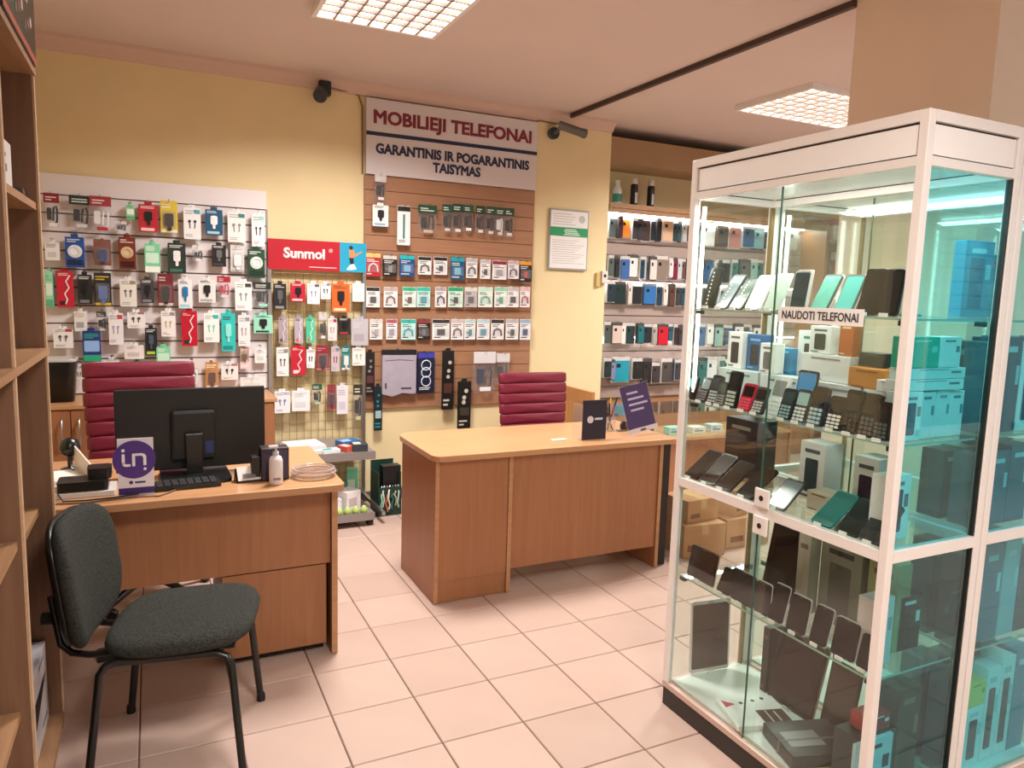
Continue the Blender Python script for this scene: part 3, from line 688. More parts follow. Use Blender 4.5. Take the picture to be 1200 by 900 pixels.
BR_2 = [
    (0.544, 1.428, 0.104, 0.142, 'card', '#e9e8e8', '#232323', '#2a2a2a', 'white adapter card with black arc'),
    (0.67, 1.43, 0.107, 0.143, 'card', '#ebe9e8', '#6a4a44', '#b8a8a4', 'white adapter card with brown gadget'),
    (0.812, 1.433, 0.11, 0.145, 'card', '#dff0e6', '#5a2f34', '#37b08a', 'white card with mint border and red gadget'),
    (0.922, 1.435, 0.111, 0.146, 'card', '#bfe8e2', '#3a9aa8', '#35b8ac', 'mint and blue adapter card'),
    (1.051, 1.437, 0.093, 0.148, 'card', '#eae8ea', '#1c1c20', '#b0a4aa', 'narrow white adapter card'),
    (1.174, 1.439, 0.123, 0.149, 'card', '#cfe9dc', '#222222', '#1fa070', 'white card with green border'),
    (1.292, 1.442, 0.108, 0.15, 'card', '#b9b4b4', '#55505a', '#d8d4d4', 'grey adapter card'),
    (1.414, 1.444, 0.125, 0.152, 'card', '#e3f0e8', '#58b890', '#bfe4d2', 'white and pale green adapter card'),
    (1.539, 1.446, 0.111, 0.154, 'card', '#e8efe9', '#4fae88', '#8fd0b0', 'white card with green swirl'),
    (1.646, 1.448, 0.103, 0.155, 'card', '#eceaea', '#2a2a2e', '#c4bcc0', 'white card with small black plug'),
    (1.748, 1.45, 0.089, 0.156, 'card', '#ece6e6', '#b05060', '#e0b8bc', 'white card with red plug, last in the row'),
]
BR_3 = [
    (0.567, 1.198, 0.1, 0.146, 'card', '#e6e2e0', '#b0aaa6', '#cfc8c4', 'pale adapter card, first in the lowest card row'),
    (0.685, 1.198, 0.086, 0.147, 'card', '#eceaec', '#a0a0aa', '#b05868', 'white card with diagonal grey cable'),
    (0.808, 1.197, 0.116, 0.149, 'card', '#bfe6e4', '#2f9fb0', '#2fb0a4', 'mint blue adapter card in the lowest card row'),
    (0.926, 1.197, 0.105, 0.151, 'card', '#1b191b', '#6a6468', '#8a3a40', 'black adapter card'),
    (1.059, 1.197, 0.148, 0.152, 'card', '#e9e8e8', '#222222', '#2c2c2e', 'wide white card with black arc'),
    (1.188, 1.197, 0.11, 0.154, 'card', '#ebe9e9', '#7a3a40', '#c9bcbc', 'white card with dark red gadget'),
    (1.292, 1.197, 0.098, 0.155, 'card', '#e9eced', '#2f8f90', '#b8d4d4', 'white card with teal gadget'),
    (1.403, 1.197, 0.11, 0.156, 'card', '#ecebec', '#4a9ab0', '#b8d0d8', 'white card with blue drawing'),
    (1.52, 1.197, 0.116, 0.157, 'card', '#e9e7e7', '#202022', '#2a2a2c', 'white card with black headset'),
    (1.65, 1.196, 0.114, 0.16, 'card', '#ebeaea', '#30343a', '#b8b8bc', 'white card with tiny black plug'),
    (1.76, 1.196, 0.098, 0.161, 'card', '#e6e8ec', '#2c4a70', '#9ab0cc', 'white card with blue plug, last in the lowest card row'),
]
BR_4 = [
    (0.526, 0.8, 0.068, 0.307, 'strap', '#1d1a1c', '#8a7f80', '#5a3038', 'long dark strap pack at the left edge'),
    (0.586, 0.535, 0.063, 0.325, 'strap', '#1a2a30', '#2f8a94', '#9fb8bc', 'long dark teal strap pack hanging lowest left'),
    (0.739, 0.78, 0.27, 0.344, 'sleeve', '#a79fae', '#b5adbb', '#17171a', 'large grey pouch with dark header'),
    (0.944, 0.805, 0.14, 0.299, 'long', '#17203c', '#dfe4f0', '#3c3fae', 'navy pack with white ring pattern'),
    (1.117, 0.669, 0.096, 0.446, 'strap', '#1a1717', '#b9b4b0', '#4a2c2a', 'long black strap pack in the middle'),
    (1.253, 0.517, 0.112, 0.363, 'strap', '#191816', '#c0bcb4', '#3f3a30', 'long black strap pack hanging lowest'),
    (1.414, 0.789, 0.194, 0.317, 'pouch', '#d8d4d8', '#27324c', '#eceaf0', 'wide clear pack with blue and dark strips'),
    (1.576, 0.844, 0.118, 0.247, 'pouch', '#d6d2d4', '#34363c', '#bcbcbc', 'clear pack with dark sleeve, last on the right'),
]
CASES_0 = [
    (2.822, 2.067, 0.075, 0.197, '#5d6a68', 'grey'),
    (2.884, 2.071, 0.04, 0.189, '#4a2c3a', 'plum'),
    (2.962, 2.075, 0.099, 0.186, '#e58a2c', 'orange'),
    (3.043, 2.063, 0.052, 0.192, '#3a4046', 'charcoal'),
    (3.176, 2.054, 0.089, 0.218, '#4a3a38', 'dark brown'),
    (3.26, 2.063, 0.048, 0.207, '#26303a', 'navy'),
    (3.313, 2.062, 0.048, 0.212, '#191c22', 'black'),
    (3.403, 2.063, 0.128, 0.217, '#d8b89a', 'beige'),
    (3.502, 2.068, 0.051, 0.198, '#2e4a50', 'dark teal'),
    (3.554, 2.071, 0.046, 0.194, '#3f5a5e', 'slate'),
    (3.776, 2.052, 0.045, 0.216, '#86b4ae', 'grey mint'),
    (3.902, 2.051, 0.179, 0.24, '#eef2f2', 'white'),
    (4.068, 2.06, 0.131, 0.192, '#5a4f4e', 'grey brown'),
    (4.226, 2.047, 0.153, 0.23, '#c98a86', 'rose'),
    (4.385, 2.063, 0.148, 0.21, '#1f5f9c', 'blue'),
    (4.542, 2.056, 0.145, 0.213, '#7fb6c4', 'pale blue'),
    (4.844, 2.065, 0.155, 0.208, '#4a4038', 'brown'),
    (5.006, 2.073, 0.126, 0.211, '#e6ecec', 'white'),
]
CASES_1 = [
    (2.816, 1.726, 0.055, 0.191, '#56625e', 'grey green'),
    (2.87, 1.72, 0.047, 0.191, '#2a2c30', 'black'),
    (2.966, 1.706, 0.103, 0.21, '#3d68a8', 'blue'),
    (3.068, 1.727, 0.095, 0.207, '#e9e6e4', 'white'),
    (3.138, 1.716, 0.039, 0.204, '#243f52', 'navy'),
    (3.188, 1.705, 0.047, 0.218, '#b8d0d8', 'pale blue'),
    (3.256, 1.708, 0.079, 0.218, '#d6d0cc', 'light grey'),
    (3.37, 1.711, 0.135, 0.225, '#8a7a70', 'taupe'),
    (3.466, 1.741, 0.049, 0.182, '#e8d6da', 'pale pink'),
    (3.52, 1.725, 0.053, 0.201, '#7a2440', 'wine'),
    (3.818, 1.694, 0.069, 0.238, '#eef0f0', 'white'),
    (3.914, 1.704, 0.107, 0.222, '#1f5a94', 'blue'),
    (4.029, 1.699, 0.072, 0.236, '#5a5654', 'grey'),
    (4.146, 1.709, 0.111, 0.229, '#232c34', 'black'),
    (4.246, 1.709, 0.073, 0.235, '#17706f', 'teal'),
    (4.366, 1.72, 0.137, 0.228, '#5a5654', 'grey'),
    (4.489, 1.717, 0.092, 0.245, '#8fb8b4', 'grey mint'),
    (4.589, 1.728, 0.092, 0.23, '#17706f', 'teal'),
]
CASES_2 = [
    (2.814, 1.497, 0.079, 0.192, '#27343f', 'dark blue'),
    (2.923, 1.489, 0.126, 0.198, '#20302e', 'black green'),
    (3.018, 1.481, 0.046, 0.204, '#d9ccc8', 'pale'),
    (3.111, 1.483, 0.132, 0.195, '#26262a', 'black'),
    (3.264, 1.486, 0.148, 0.197, '#2d6fb0', 'bright blue'),
    (3.373, 1.472, 0.062, 0.209, '#1f3a4c', 'navy'),
    (3.438, 1.479, 0.053, 0.21, '#e4d8d0', 'cream'),
    (3.499, 1.475, 0.06, 0.21, '#5a3a34', 'brown'),
    (3.842, 1.502, 0.085, 0.162, '#5a5654', 'grey'),
    (3.947, 1.514, 0.071, 0.15, '#8fb8b4', 'grey mint'),
    (4.052, 1.506, 0.087, 0.156, '#eceef2', 'white framed'),
    (4.19, 1.525, 0.135, 0.142, '#dfe6ea', 'pale'),
    (4.309, 1.533, 0.09, 0.136, '#dfe6ea', 'pale'),
    (4.419, 1.534, 0.075, 0.137, '#5a5654', 'grey'),
    (4.511, 1.52, 0.076, 0.161, '#1f5a94', 'blue'),
    (4.649, 1.519, 0.142, 0.16, '#dfe6ea', 'pale'),
]
CASES_3 = [
    (2.82, 1.125, 0.069, 0.2, '#4a5450', 'grey green'),
    (2.916, 1.125, 0.114, 0.195, '#d8c4bc', 'blush'),
    (2.996, 1.119, 0.034, 0.197, '#efeae8', 'white'),
    (3.07, 1.119, 0.095, 0.198, '#26383a', 'dark grey'),
    (3.161, 1.129, 0.074, 0.188, '#146a70', 'teal'),
    (3.249, 1.129, 0.096, 0.179, '#1e2430', 'black'),
    (3.33, 1.118, 0.052, 0.19, '#a8a29c', 'grey'),
    (3.43, 1.112, 0.119, 0.197, '#c8102e', 'bright red'),
    (3.519, 1.149, 0.056, 0.161, '#205868', 'dark teal'),
    (3.574, 1.106, 0.037, 0.204, '#3a2a2e', 'dark'),
    (3.872, 1.099, 0.085, 0.218, '#1f5a94', 'blue'),
    (3.973, 1.116, 0.086, 0.201, '#eef0f0', 'white'),
    (4.088, 1.092, 0.111, 0.223, '#8fb8b4', 'grey mint'),
    (4.227, 1.108, 0.112, 0.195, '#1f5a94', 'blue'),
    (4.348, 1.102, 0.114, 0.22, '#eceef2', 'white framed'),
    (4.468, 1.1, 0.092, 0.217, '#5a5654', 'grey'),
    (4.602, 1.098, 0.119, 0.212, '#eef0f0', 'white'),
]
CASES_4 = [
    (2.812, 0.821, 0.074, 0.176, '#23302e', 'black green'),
    (2.87, 0.798, 0.033, 0.188, '#8a86b0', 'lilac'),
    (2.981, 0.769, 0.188, 0.236, '#1e9ab4', 'bright cyan'),
    (3.139, 0.797, 0.112, 0.196, '#1f2022', 'black'),
    (3.262, 0.761, 0.101, 0.23, '#2b2526', 'dark brown'),
    (3.363, 0.753, 0.088, 0.194, '#3a3438', 'charcoal'),
    (3.474, 0.756, 0.117, 0.232, '#4a4644', 'grey'),
    (3.558, 0.77, 0.044, 0.207, '#2a3440', 'navy'),
    (3.912, 0.723, 0.109, 0.27, '#17706f', 'teal'),
    (4.04, 0.741, 0.134, 0.253, '#eceef2', 'white framed'),
    (4.151, 0.729, 0.074, 0.268, '#17706f', 'teal'),
    (4.24, 0.728, 0.075, 0.279, '#eceef2', 'white framed'),
    (4.352, 0.716, 0.115, 0.272, '#5a5654', 'grey'),
    (4.456, 0.71, 0.077, 0.281, '#5a5654', 'grey'),
    (4.548, 0.72, 0.094, 0.284, '#8fb8b4', 'grey mint'),
    (4.652, 0.711, 0.095, 0.285, '#5a5654', 'grey'),
]
# ================================================================== slat walls and racks
def slat_wall(name, label, x0, x1, z0, z1, y, pitch, m, mg, gap=.005):
    t = thing(name, label, 'slat wall', (0, 0, 0))
    box('backing', x0, x1, y, y+.012, z0, z1, mg, t)
    n = int(round((z1-z0)/pitch)); me = MB().box(x0, x1, y-.010, y-.0005, gap, (z1-z0)/n-gap).mesh('slat', m)
    for k in range(n): put('slat', me, t, (0, 0, z0+(z1-z0)*k/n))
    return t
SLAT_W = mat('slat_white', '#e2d8da', 0.45); GROOVE = mat('slat_groove', '#7d706c', 0.6)
white_wall = slat_wall('slat_wall', 'white slat wall full of hanging accessories behind the left desk', -1.66, -.172, .862, 2.055, 2.006, .1085, SLAT_W, GROOVE)
box('header_board', -1.66, -.170, 1.985, 2.018, 2.056, 2.172, mat('header_white', '#e4dcdf', 0.4), white_wall)
box('edge_strip', -.172, -.160, 1.99, 2.018, .862, 2.055, STEEL, white_wall)
brown_wall = slat_wall('slat_wall', 'brown wooden slat wall under the big white sign', .49, 1.83, .69, 2.349, 2.006, .1037, wood('slat_brown', '#9c6f52', '#a67a5c', 'X', 0.5), mat('slat_brown_groove', '#7a543e', 0.7), .0022)
CHROME = mat('chrome', '#c8c6c6', 0.18, metal=1.0)
hook_me = MB().tube([(0, 0, 0), (0, -.085, 0), (0, -.096, .012)], .0022, 5).box(-.008, .008, -.004, .002, -.014, .014).mesh('hook', CHROME)

def print_lines(b, x0, x1, z0, z1, y, n, m, seed):
    r = random.Random(seed); h = (z1-z0)/n
    for k in range(n): b.box(x0, x0+(x1-x0)*r.uniform(.45, 1), y-.0006, y, z0+h*k+h*.25, z0+h*k+h*.7, m)
def pack(label, group, x, z, w, h, y, kind, c1, c2, c3, seed, board):
    r = random.Random(seed); w = w*.94
    y = y + r.uniform(-.010, .012)
    t = thing('accessory_pack', label, 'accessory', (x, y, z), (0, 0, r.uniform(-.10, .06)), group)
    A, B_, C_ = C(c1, .35), C(c2, .35), C(c3, .4)
    lw = C('#3c3c40') if sum(int(c1[i:i+2], 16) for i in (1, 3, 5)) > 330 else C('#d9d6d4')
    tz = .018
    if kind in ('box', 'coil', 'cable', 'gad', 'buds'):
        d = .024 if kind != 'buds' else .020
        base_ = MB().rrect(-w/2, w/2, 0, h-tz, -d, 0, .004).build('carton', A, t)
        MB().rrect(-w*.2, w*.2, h-tz-.001, h, -d*.6, -d*.4, .006).build('hang_tab', A, base_)
        p = MB(); f = -d
        if kind == 'box':
            p.rrect(-w*.42, w*.42, h*.30, h*.62, f-.0008, f, .006, m=0); print_lines(p, -w*.4, w*.4, h*.68, h*.84, f, 3, 1, seed); p.box(-w/2+.002, w/2-.002, f-.0008, f, .003, h*.2, 1)
            p.build('print', [B_, C_], base_)
        elif kind == 'coil':
            p.rrect(-w*.42, w*.42, h*.06, h*.24, f-.0008, f, .004, m=1); print_lines(p, -w*.4, w*.4, h*.74, h*.86, f, 2, 2, seed); p.build('print', [B_, C_, lw], base_)
            q = MB()
            for rad in (.36, .30, .23): q.tube([(w*rad*math.cos(a), f-.003, h*.48+w*rad*math.sin(a)) for a in [2*PI*i/14 for i in range(14)]], .0035, 5, close=True)
            q.disc(0, h*.48, w*.30, f-.0015, f); q.build('cable_coil', B_, t)
        elif kind == 'cable':
            print_lines(p, -w*.4, w*.2, h*.80, h*.88, f, 2, 0, seed); p.rrect(-w*.36, w*.0, h*.05, h*.16, f-.0008, f, .004, m=1); p.build('print', [lw, C_], base_)
            MB().tube([(w*.3, f-.002, h*.82), (w*.05, f-.002, h*.66), (w*.22, f-.002, h*.5), (-w*.05, f-.002, h*.34), (w*.1, f-.002, h*.2), (w*.0, f-.002, h*.08)], .0045, 5).build('cable', B_, t)
        elif kind == 'gad':
            print_lines(p, -w*.4, w*.4, h*.76, h*.86, f, 2, 0, seed); p.rrect(-w*.4, w*.3, h*.04, h*.13, f-.0008, f, .002, m=1); p.build('print', [lw, C_], base_)
            MB().rrect(-w*.2, w*.2, h*.36, h*.68, f-.008, f, .010).rrect(-w*.08, w*.08, h*.22, h*.37, f-.005, f, .004).disc(0, h*.56, w*.1, f-.010, f-.008).build('gadget', B_, t)
        else:
            print_lines(p, -w*.4, w*.35, h*.72, h*.85, f, 2, 1, seed); print_lines(p, -w*.4, w*.2, h*.06, h*.16, f, 2, 1, seed+1); p.box(w*.1, w*.46, f-.0006, f, h*.74, h*.86, 0); p.build('print', [C_, C('#a9a6aa')], base_)
            q = MB()
            for s in (-1, 1):
                q.disc(s*w*.16, h*.52, w*.085, f-.004, f, n=10).tube([(s*w*.16, f-.002, h*.5), (s*w*.13, f-.002, h*.32)], .0028, 5)
            q.build('earphones', B_, t)
    elif kind == 'sheet':
        base_ = MB().rrect(-w/2, w/2, 0, h-tz, -.014, 0, .003).build('carton', A, t)
        MB().rrect(-w*.2, w*.2, h-tz-.001, h, -.009, -.006, .006).build('hang_tab', A, base_)
        p = MB(); print_lines(p, -w*.4, w*.4, h*.6, h*.8, -.014, 3, 0, seed); p.rrect(-w*.35, w*.25, h*.15, h*.4, -.0146, -.014, .004, m=1); p.build('print', [B_, C_], base_)
    elif kind == 'pouch':
        MB().rrect(-w/2, w/2, 0, h*.8, -.020, -.0005, .006).build('bag', CLEAR, t)
        base_ = MB().rrect(-w/2, w/2, h*.72, h, -.0225, -.0205, .003).build('header_card', A, t)
        p = MB(); print_lines(p, -w*.38, w*.38, h*.77, h*.92, -.0225, 2, 0, seed); p.box(-w*.2, w*.3, -.0210, -.0203, h*.04, h*.14, 1); p.build('print', [C('#d8d8d6'), C_], base_)
        q = MB(); q.rrect(-w*.32, -w*.02, h*.22, h*.58, -.018, -.004, .008)
        q.tube([(w*.06, -.011, h*.2), (w*.12, -.011, h*.6), (w*.26, -.011, h*.64), (w*.34, -.011, h*.5), (w*.3, -.011, h*.18), (w*.16, -.011, h*.12)], .006, 6)
        q.build('gadget', B_, t)
    elif kind == 'blist':
        base_ = MB().rrect(-w/2, w/2, 0, h, -.003, 0, .005).build('card', A, t)
        MB().rrect(-w*.4, w*.4, h*.12, h*.68, -.020, -.0032, .010).build('blister', CLEAR, t)
        MB().rrect(-w*.26, w*.26, h*.2, h*.6, -.017, -.0035, .008).rrect(-w*.1, w*.14, h*.06, h*.22, -.012, -.0035, .004).build('gadget', B_, t)
        p = MB(); print_lines(p, -w*.42, w*.4, h*.76, h*.92, -.003, 2, 0, seed); p.box(-w*.46, w*.46, -.0036, -.003, h*.01, h*.09, 0); p.build('print', [C_], base_)
    elif kind == 'card':
        base_ = MB().rrect(-w/2, w/2, 0, h, -.003, 0, .004).build('card', A, t)
        p = MB(); p.rrect(-w/2+.002, w/2-.002, h*.80, h*.98, -.0036, -.003, .003, m=0); print_lines(p, -w*.4, w*.4, h*.6, h*.76, -.003, 2, 1, seed); print_lines(p, -w*.4, w*.2, h*.06, h*.16, -.003, 1, 1, seed+2); p.build('print', [C_, lw], base_)
        k = seed % 3
        q = MB()
        if k == 0: q.rrect(-w*.22, w*.22, h*.22, h*.52, -.009, -.003, .004)
        elif k == 1: q.tube([(-w*.3, -.006, h*.2), (-w*.25, -.006, h*.45), (0, -.006, h*.55), (w*.25, -.006, h*.45), (w*.3, -.006, h*.2)], .006, 6)
        else: q.rrect(-w*.12, w*.16, h*.2, h*.5, -.010, -.003, .004).tube([(-w*.12, -.006, h*.3), (-w*.32, -.006, h*.38)], .004, 5)
        q.build('gadget', B_, t)
        MB().rrect(-w*.4, w*.4, h*.17, h*.57, -.013, -.0105, .006).build('blister', CLEAR, t)
    elif kind == 'long':
        base_ = MB().rrect(-w/2, w/2, 0, h, -.018, 0, .004).build('carton', A, t)
        p = MB(); p.box(-w/2+.001, w/2-.001, -.0188, -.018, h*.86, h*.985, 0); print_lines(p, -w*.4, w*.3, h*.06, h*.14, -.018, 2, 1, seed); p.build('print', [C_, lw], base_)
        if c1 == '#17203c':
            q = MB()
            for zc in (.28, .5, .68): q.tube([(w*.28*math.cos(a), -.0195, h*zc+w*.28*math.sin(a)) for a in [2*PI*i/12 for i in range(12)]], .004, 5, close=True)
            q.build('ring_pattern', B_, t)
        else: MB().tube([(0, -.020, h*.18), (0, -.020, h*.78)], .0075, 8).build('stylus', B_, t)
    elif kind == 'strap':
        base_ = MB().rrect(-w/2, w/2, 0, h, -.016, 0, .004).build('carton', A, t)
        p = MB()
        for zc in (.8, .66, .56): p.disc(w*r.uniform(-.15, .15), h*zc, w*.16, -.0168, -.016, n=10, m=0)
        p.rrect(-w*.36, w*.36, h*.28, h*.45, -.0168, -.016, .003, m=1); print_lines(p, -w*.4, w*.3, h*.05, h*.2, -.016, 2, 0, seed); p.build('print', [B_, C_], base_)
        MB().rrect(-w*.2, w*.2, h-.001, h+.02, -.010, -.006, .006).build('hang_tab', A, base_)
    elif kind == 'sleeve':
        pts = [(-w/2, .02), (-w*.2, .0), (w*.1, .025), (w*.35, .018), (w/2, .02), (w/2, h*.9), (-w/2, h*.9)]
        MB().prism(pts, -.03, 0, 'Y').build('pouch', mat('grey_sleeve', c1, .35, noise=.06, nscale=14), t, .006)
        MB().box(-w/2, w/2, -.0325, .001, h*.9, h).build('header_card', C_, t)
        MB().box(w*.05, w*.36, -.0312, -.030, h*.16, h*.20).box(-w*.42, -w*.37, -.0312, -.030, h*.18, h*.3).build('lettering', C('#4a3f52'), t)
        MB().tube([(-w*.4, -.032, h*.78), (0, -.032, h*.8), (w*.4, -.032, h*.78)], .003, 5).build('zipper', C('#8a8292'), t)
    if board is not None: put('hook', hook_me, board, (x, 1.995, z+h-.006))
    return t
seed = 0
for rows, board, where, grp, yy in (([W1_0, W1_1, W1_2, W1_3, W1_4], white_wall, 'on the white slat wall', 'accessory packs on the white slat wall', 1.955),
                           ([BR_0, BR_1, BR_2, BR_3, BR_4], brown_wall, 'on the brown slat wall', 'accessory packs on the brown slat wall', 1.96)):
    for row in rows:
        for (x, z, w, h, kind, c1, c2, c3, look) in row:
            seed += 1
            pack(look + ' ' + where, grp, x, z, w, h, yy, kind, c1, c2, c3, seed, board)

# ------------------------------------------------------------------ wire rack with trays
rack = thing('display_rack', 'wire grid display rack with two trays and red brand board', 'rack', (0, 0, 0))
WIRE = mat('grid_wire', '#a08a5c', 0.35, metal=0.6)
RX0, RX1, RY = -.145, .47, 1.972
gm = MB().tube([(0, 0, 0), (0, 0, 1.55)], .002, 5).mesh('grid_wire', WIRE)
for k in range(13): put('grid_wire', gm, rack, (RX0+.012+(RX1-RX0-.024)*k/12, RY, .1))
gm = MB().tube([(RX0, 0, 0), (RX1, 0, 0)], .002, 5).mesh('grid_wire', WIRE)
for k in range(25): put('grid_wire', gm, rack, (0, RY+.005, .11+.064*k))
for x in (RX0-.012, RX1+.012):
    MB().box(x-.012, x+.012, RY-.012, RY+.018, .06, 1.68).build('upright', STEEL, rack)
    MB().box(x-.012, x+.012, 1.44, RY-.0125, .062, .085).build('base_rail', STEEL, rack)
GREY = mat('rack_grey', '#9a9290', 0.4, metal=0.3)
for z, y0 in ((.50, 1.42), (.088, 1.43)):
    s_ = MB().box(RX0-.022, RX1-.05, y0+.004, RY-.013, z-.012, z).build('tray', GREY, rack)
    MB().box(RX0-.022, RX1-.05, y0, y0+.004, z-.045, z+.008).build('tray_lip', GREY, s_)
for x in (RX0-.012, RX1-.075):
    for y in (1.47, 1.9):
        M = Matrix.Translation((x, y, .024)) @ Euler((0, PI/2, .4)).to_matrix().to_4x4()
        MB().lathe([(.016,-.02),(.024,-.014),(.024,.014),(.016,.02)], 0, 0, 12, 0, M).build('caster', BLACK, rack)
bd = MB().box(-.166, .492, 1.955, 1.968, 1.668, 1.868).build('brand_board', C('#b5182c', .35), rack)
box('blue_panel', .308, .4925, 1.9535, 1.9548, 1.668, 1.868, C('#22a0c8', .35), bd)
text('brand_lettering', 'Sunmol', .092, C('#f4ecec'), bd, (.07, 1.9535, 1.775), bold=.004, sx=1.0)
text('registered_mark', '®', .035, C('#f4ecec'), bd, (.245, 1.9535, 1.805))
MB().box(.10, .285, 1.9542, 1.9549, 1.688, 1.694).build('slogan_line', C('#e9c9cc'), bd)
fg = MB().disc(.385, 1.835, .014, 1.9522, 1.953, n=10, m=3).prism([(.37,1.82),(.405,1.82),(.415,1.79),(.46,1.815),(.463,1.806),(.415,1.775),(.40,1.765),(.375,1.765)], 1.9522, 1.953, 'Y', 0)
fg.prism([(.372,1.765),(.402,1.765),(.406,1.725),(.38,1.72)], 1.9522, 1.953, 'Y', 1).prism([(.382,1.72),(.404,1.725),(.425,1.69),(.41,1.685),(.36,1.68),(.355,1.69)], 1.9522, 1.953, 'Y', 2)
fg.build('runner_picture', [C('#d98a5a'), C('#1d2030'), C('#eef2f4'), C('#2a2226')], bd)
rowword = ['top', 'second', 'third', 'lowest']
for k, row in enumerate([GR_0, GR_1, GR_2, GR_3]):
    for (x, z, w, h, kind, c1, c2, c3, look) in row:
        seed += 1
        pack(look + ' on the wire rack', 'accessory packs on the wire rack', x, z, w, h, 1.945, kind, c1, c2, c3, seed, None)
        MB().tube([(x, RY, z+h-.004), (x, 1.90, z+h-.004)], .002, 5).build('hook', CHROME, rack)

# ================================================================== lit wall of phone cases in the recess
SLAT_G = mat('slat_pinkish', '#a8968f', 0.4)
case_wall = slat_wall('slat_wall', 'lit slat wall with rows of phone cases in the recess', 2.62, 5.2, .62, 2.25, 2.445, .1085, SLAT_G, GROOVE)
box('top_board', 2.62, 5.235, 2.13, 2.44, 2.30, 2.338, WOOD_SHELF_TOP, case_wall)
box('light_valance', 2.62, 5.2, 2.14, 2.16, 2.262, 2.2995, WOOD_SHELF_TOP, case_wall)
box('led_strip', 2.64, 5.18, 2.40, 2.43, 2.284, 2.2985, glow('led_glow', '#ffffff', 14.0), case_wall)
area('led_light', (3.9, 2.37, 2.28), 2.5, .05, 15.0, (1.0, .97, .95), case_wall, rot=(math.radians(-14), 0, 0))
for z in (1.60, 1.10):
    box('led_strip', 2.64, 5.18, 2.425, 2.432, z+.075, z+.085, glow('led_glow', '#ffffff', 14.0), case_wall)
    area('led_light', (3.9, 2.40, z+.07), 2.5, .03, 4.5, (1.0, .97, .95), case_wall, rot=(math.radians(-10), 0, 0))
box('side_panel', 5.2, 5.24, 2.13, 2.478, .0, 2.2995, WOOD_DESK, case_wall)
box('base_cabinet', 2.62, 5.2, 2.16, 2.44, .003, .60, WOOD_DESK, case_wall)
hook2 = MB().tube([(0, 0, 0), (0, -.10, 0)], .002, 5).mesh('hook', CHROME)
rw = ['top', 'second', 'third', 'fourth', 'lowest']
for k, row in enumerate([CASES_0, CASES_1, CASES_2, CASES_3, CASES_4]):
    full = sorted(row); extra = []
    for a, b_ in zip(full, full[1:]):                     # slim packs hung edge on in the gaps
        gap = (b_[0]-b_[2]/2) - (a[0]+a[2]/2)
        if .018 < gap < .3:
            n_ = max(1, int(gap/.055))
            for q in range(n_): extra.append((a[0]+a[2]/2+gap*(q+.5)/n_, a[1]+.004, gap/n_*.9, a[3]*.96, ('#3a3c42', '#bfc6c8', '#234a58', '#6a4f4a')[(q+len(extra)) % 4], ('charcoal', 'silver', 'petrol', 'brown')[(q+len(extra)) % 4]))
    for i, (x, z, w, h, c, look) in enumerate(sorted(row + extra)):
        r = random.Random(k*50+i)
        y = 2.36 + r.uniform(-.02, .03); w = max(.046, w*1.04)
        t = thing('phone_case_pack', '%s phone case pack, %s from left in %s row of the lit wall' % (look, ORD[i] if i < 24 else 'number %d' % (i+1), rw[k]), 'phone case', (x, y, z), (0, 0, r.uniform(-.05, .05)), 'phone cases on the lit slat wall')
        white = i % 3 != 1
        MB().rrect(-w/2, w/2, 0, h, .004, .022+r.uniform(0, .02), .004).build('card', C('#d4cecb' if white else '#4c4745'), t)
        q = MB().rrect(-w*.44, w*.44, h*.04, h*.86, -.006, .0035, .008); q.build('phone_case', C(c, .3), t)
        MB().rrect(-w*.28, -w*.06, h*.60, h*.74, -.0075, -.006, .004).build('camera_hole', C('#1a1a1c', .2), t)
        MB().rrect(-w*.18, w*.18, h-.001, h+.012, .006, .009, .005).build('hang_tab', CLEAR, t)
        put('hook', hook2, case_wall, (x, 2.435, z+h+.004))
# cans and things on the top board
for k, (px, h, c2, lab) in enumerate(((2.93, .18, '#1d1b1e', 'black spray can with pale cap, left of two'), (3.11, .18, '#201c1e', 'black spray can with pale cap, right of two'))):
    t = thing('spray_can', lab + ' on the top board', 'spray can', (px+.03, 2.28, 2.339), group='spray cans on the top board')
    MB().lathe([(.03,0),(.033,.006),(.033,h),(.026,h+.014)], 0, 0, 16).build('can', C(c2, .3), t)
    MB().lathe([(.0265,h+.0145),(.029,h+.016),(.028,h+.06),(.022,h+.066)], 0, 0, 16).build('cap', C('#d9cfc6', .4), t)
    MB().box(-.012,.012,-.0345,-.0335,.03,.12).build('label_stripe', C('#c9c4c4'), t)
t = thing('cleaner_bottle', 'white and green bottle at the left end of the top board', 'bottle', (2.80, 2.30, 2.339))
MB().lathe([(.035,0),(.04,.01),(.04,.13),(.018,.17),(.018,.19)], 0, 0, 16).build('bottle_body', C('#e2dede', .3), t)
MB().lathe([(.0405,.03),(.0405,.10)], 0, 0, 16).build('label_band', C('#3f8f78'), t)
MB().lathe([(.02,.1905),(.02,.215)], 0, 0, 12).build('cap', C('#e8e4e4'), t)
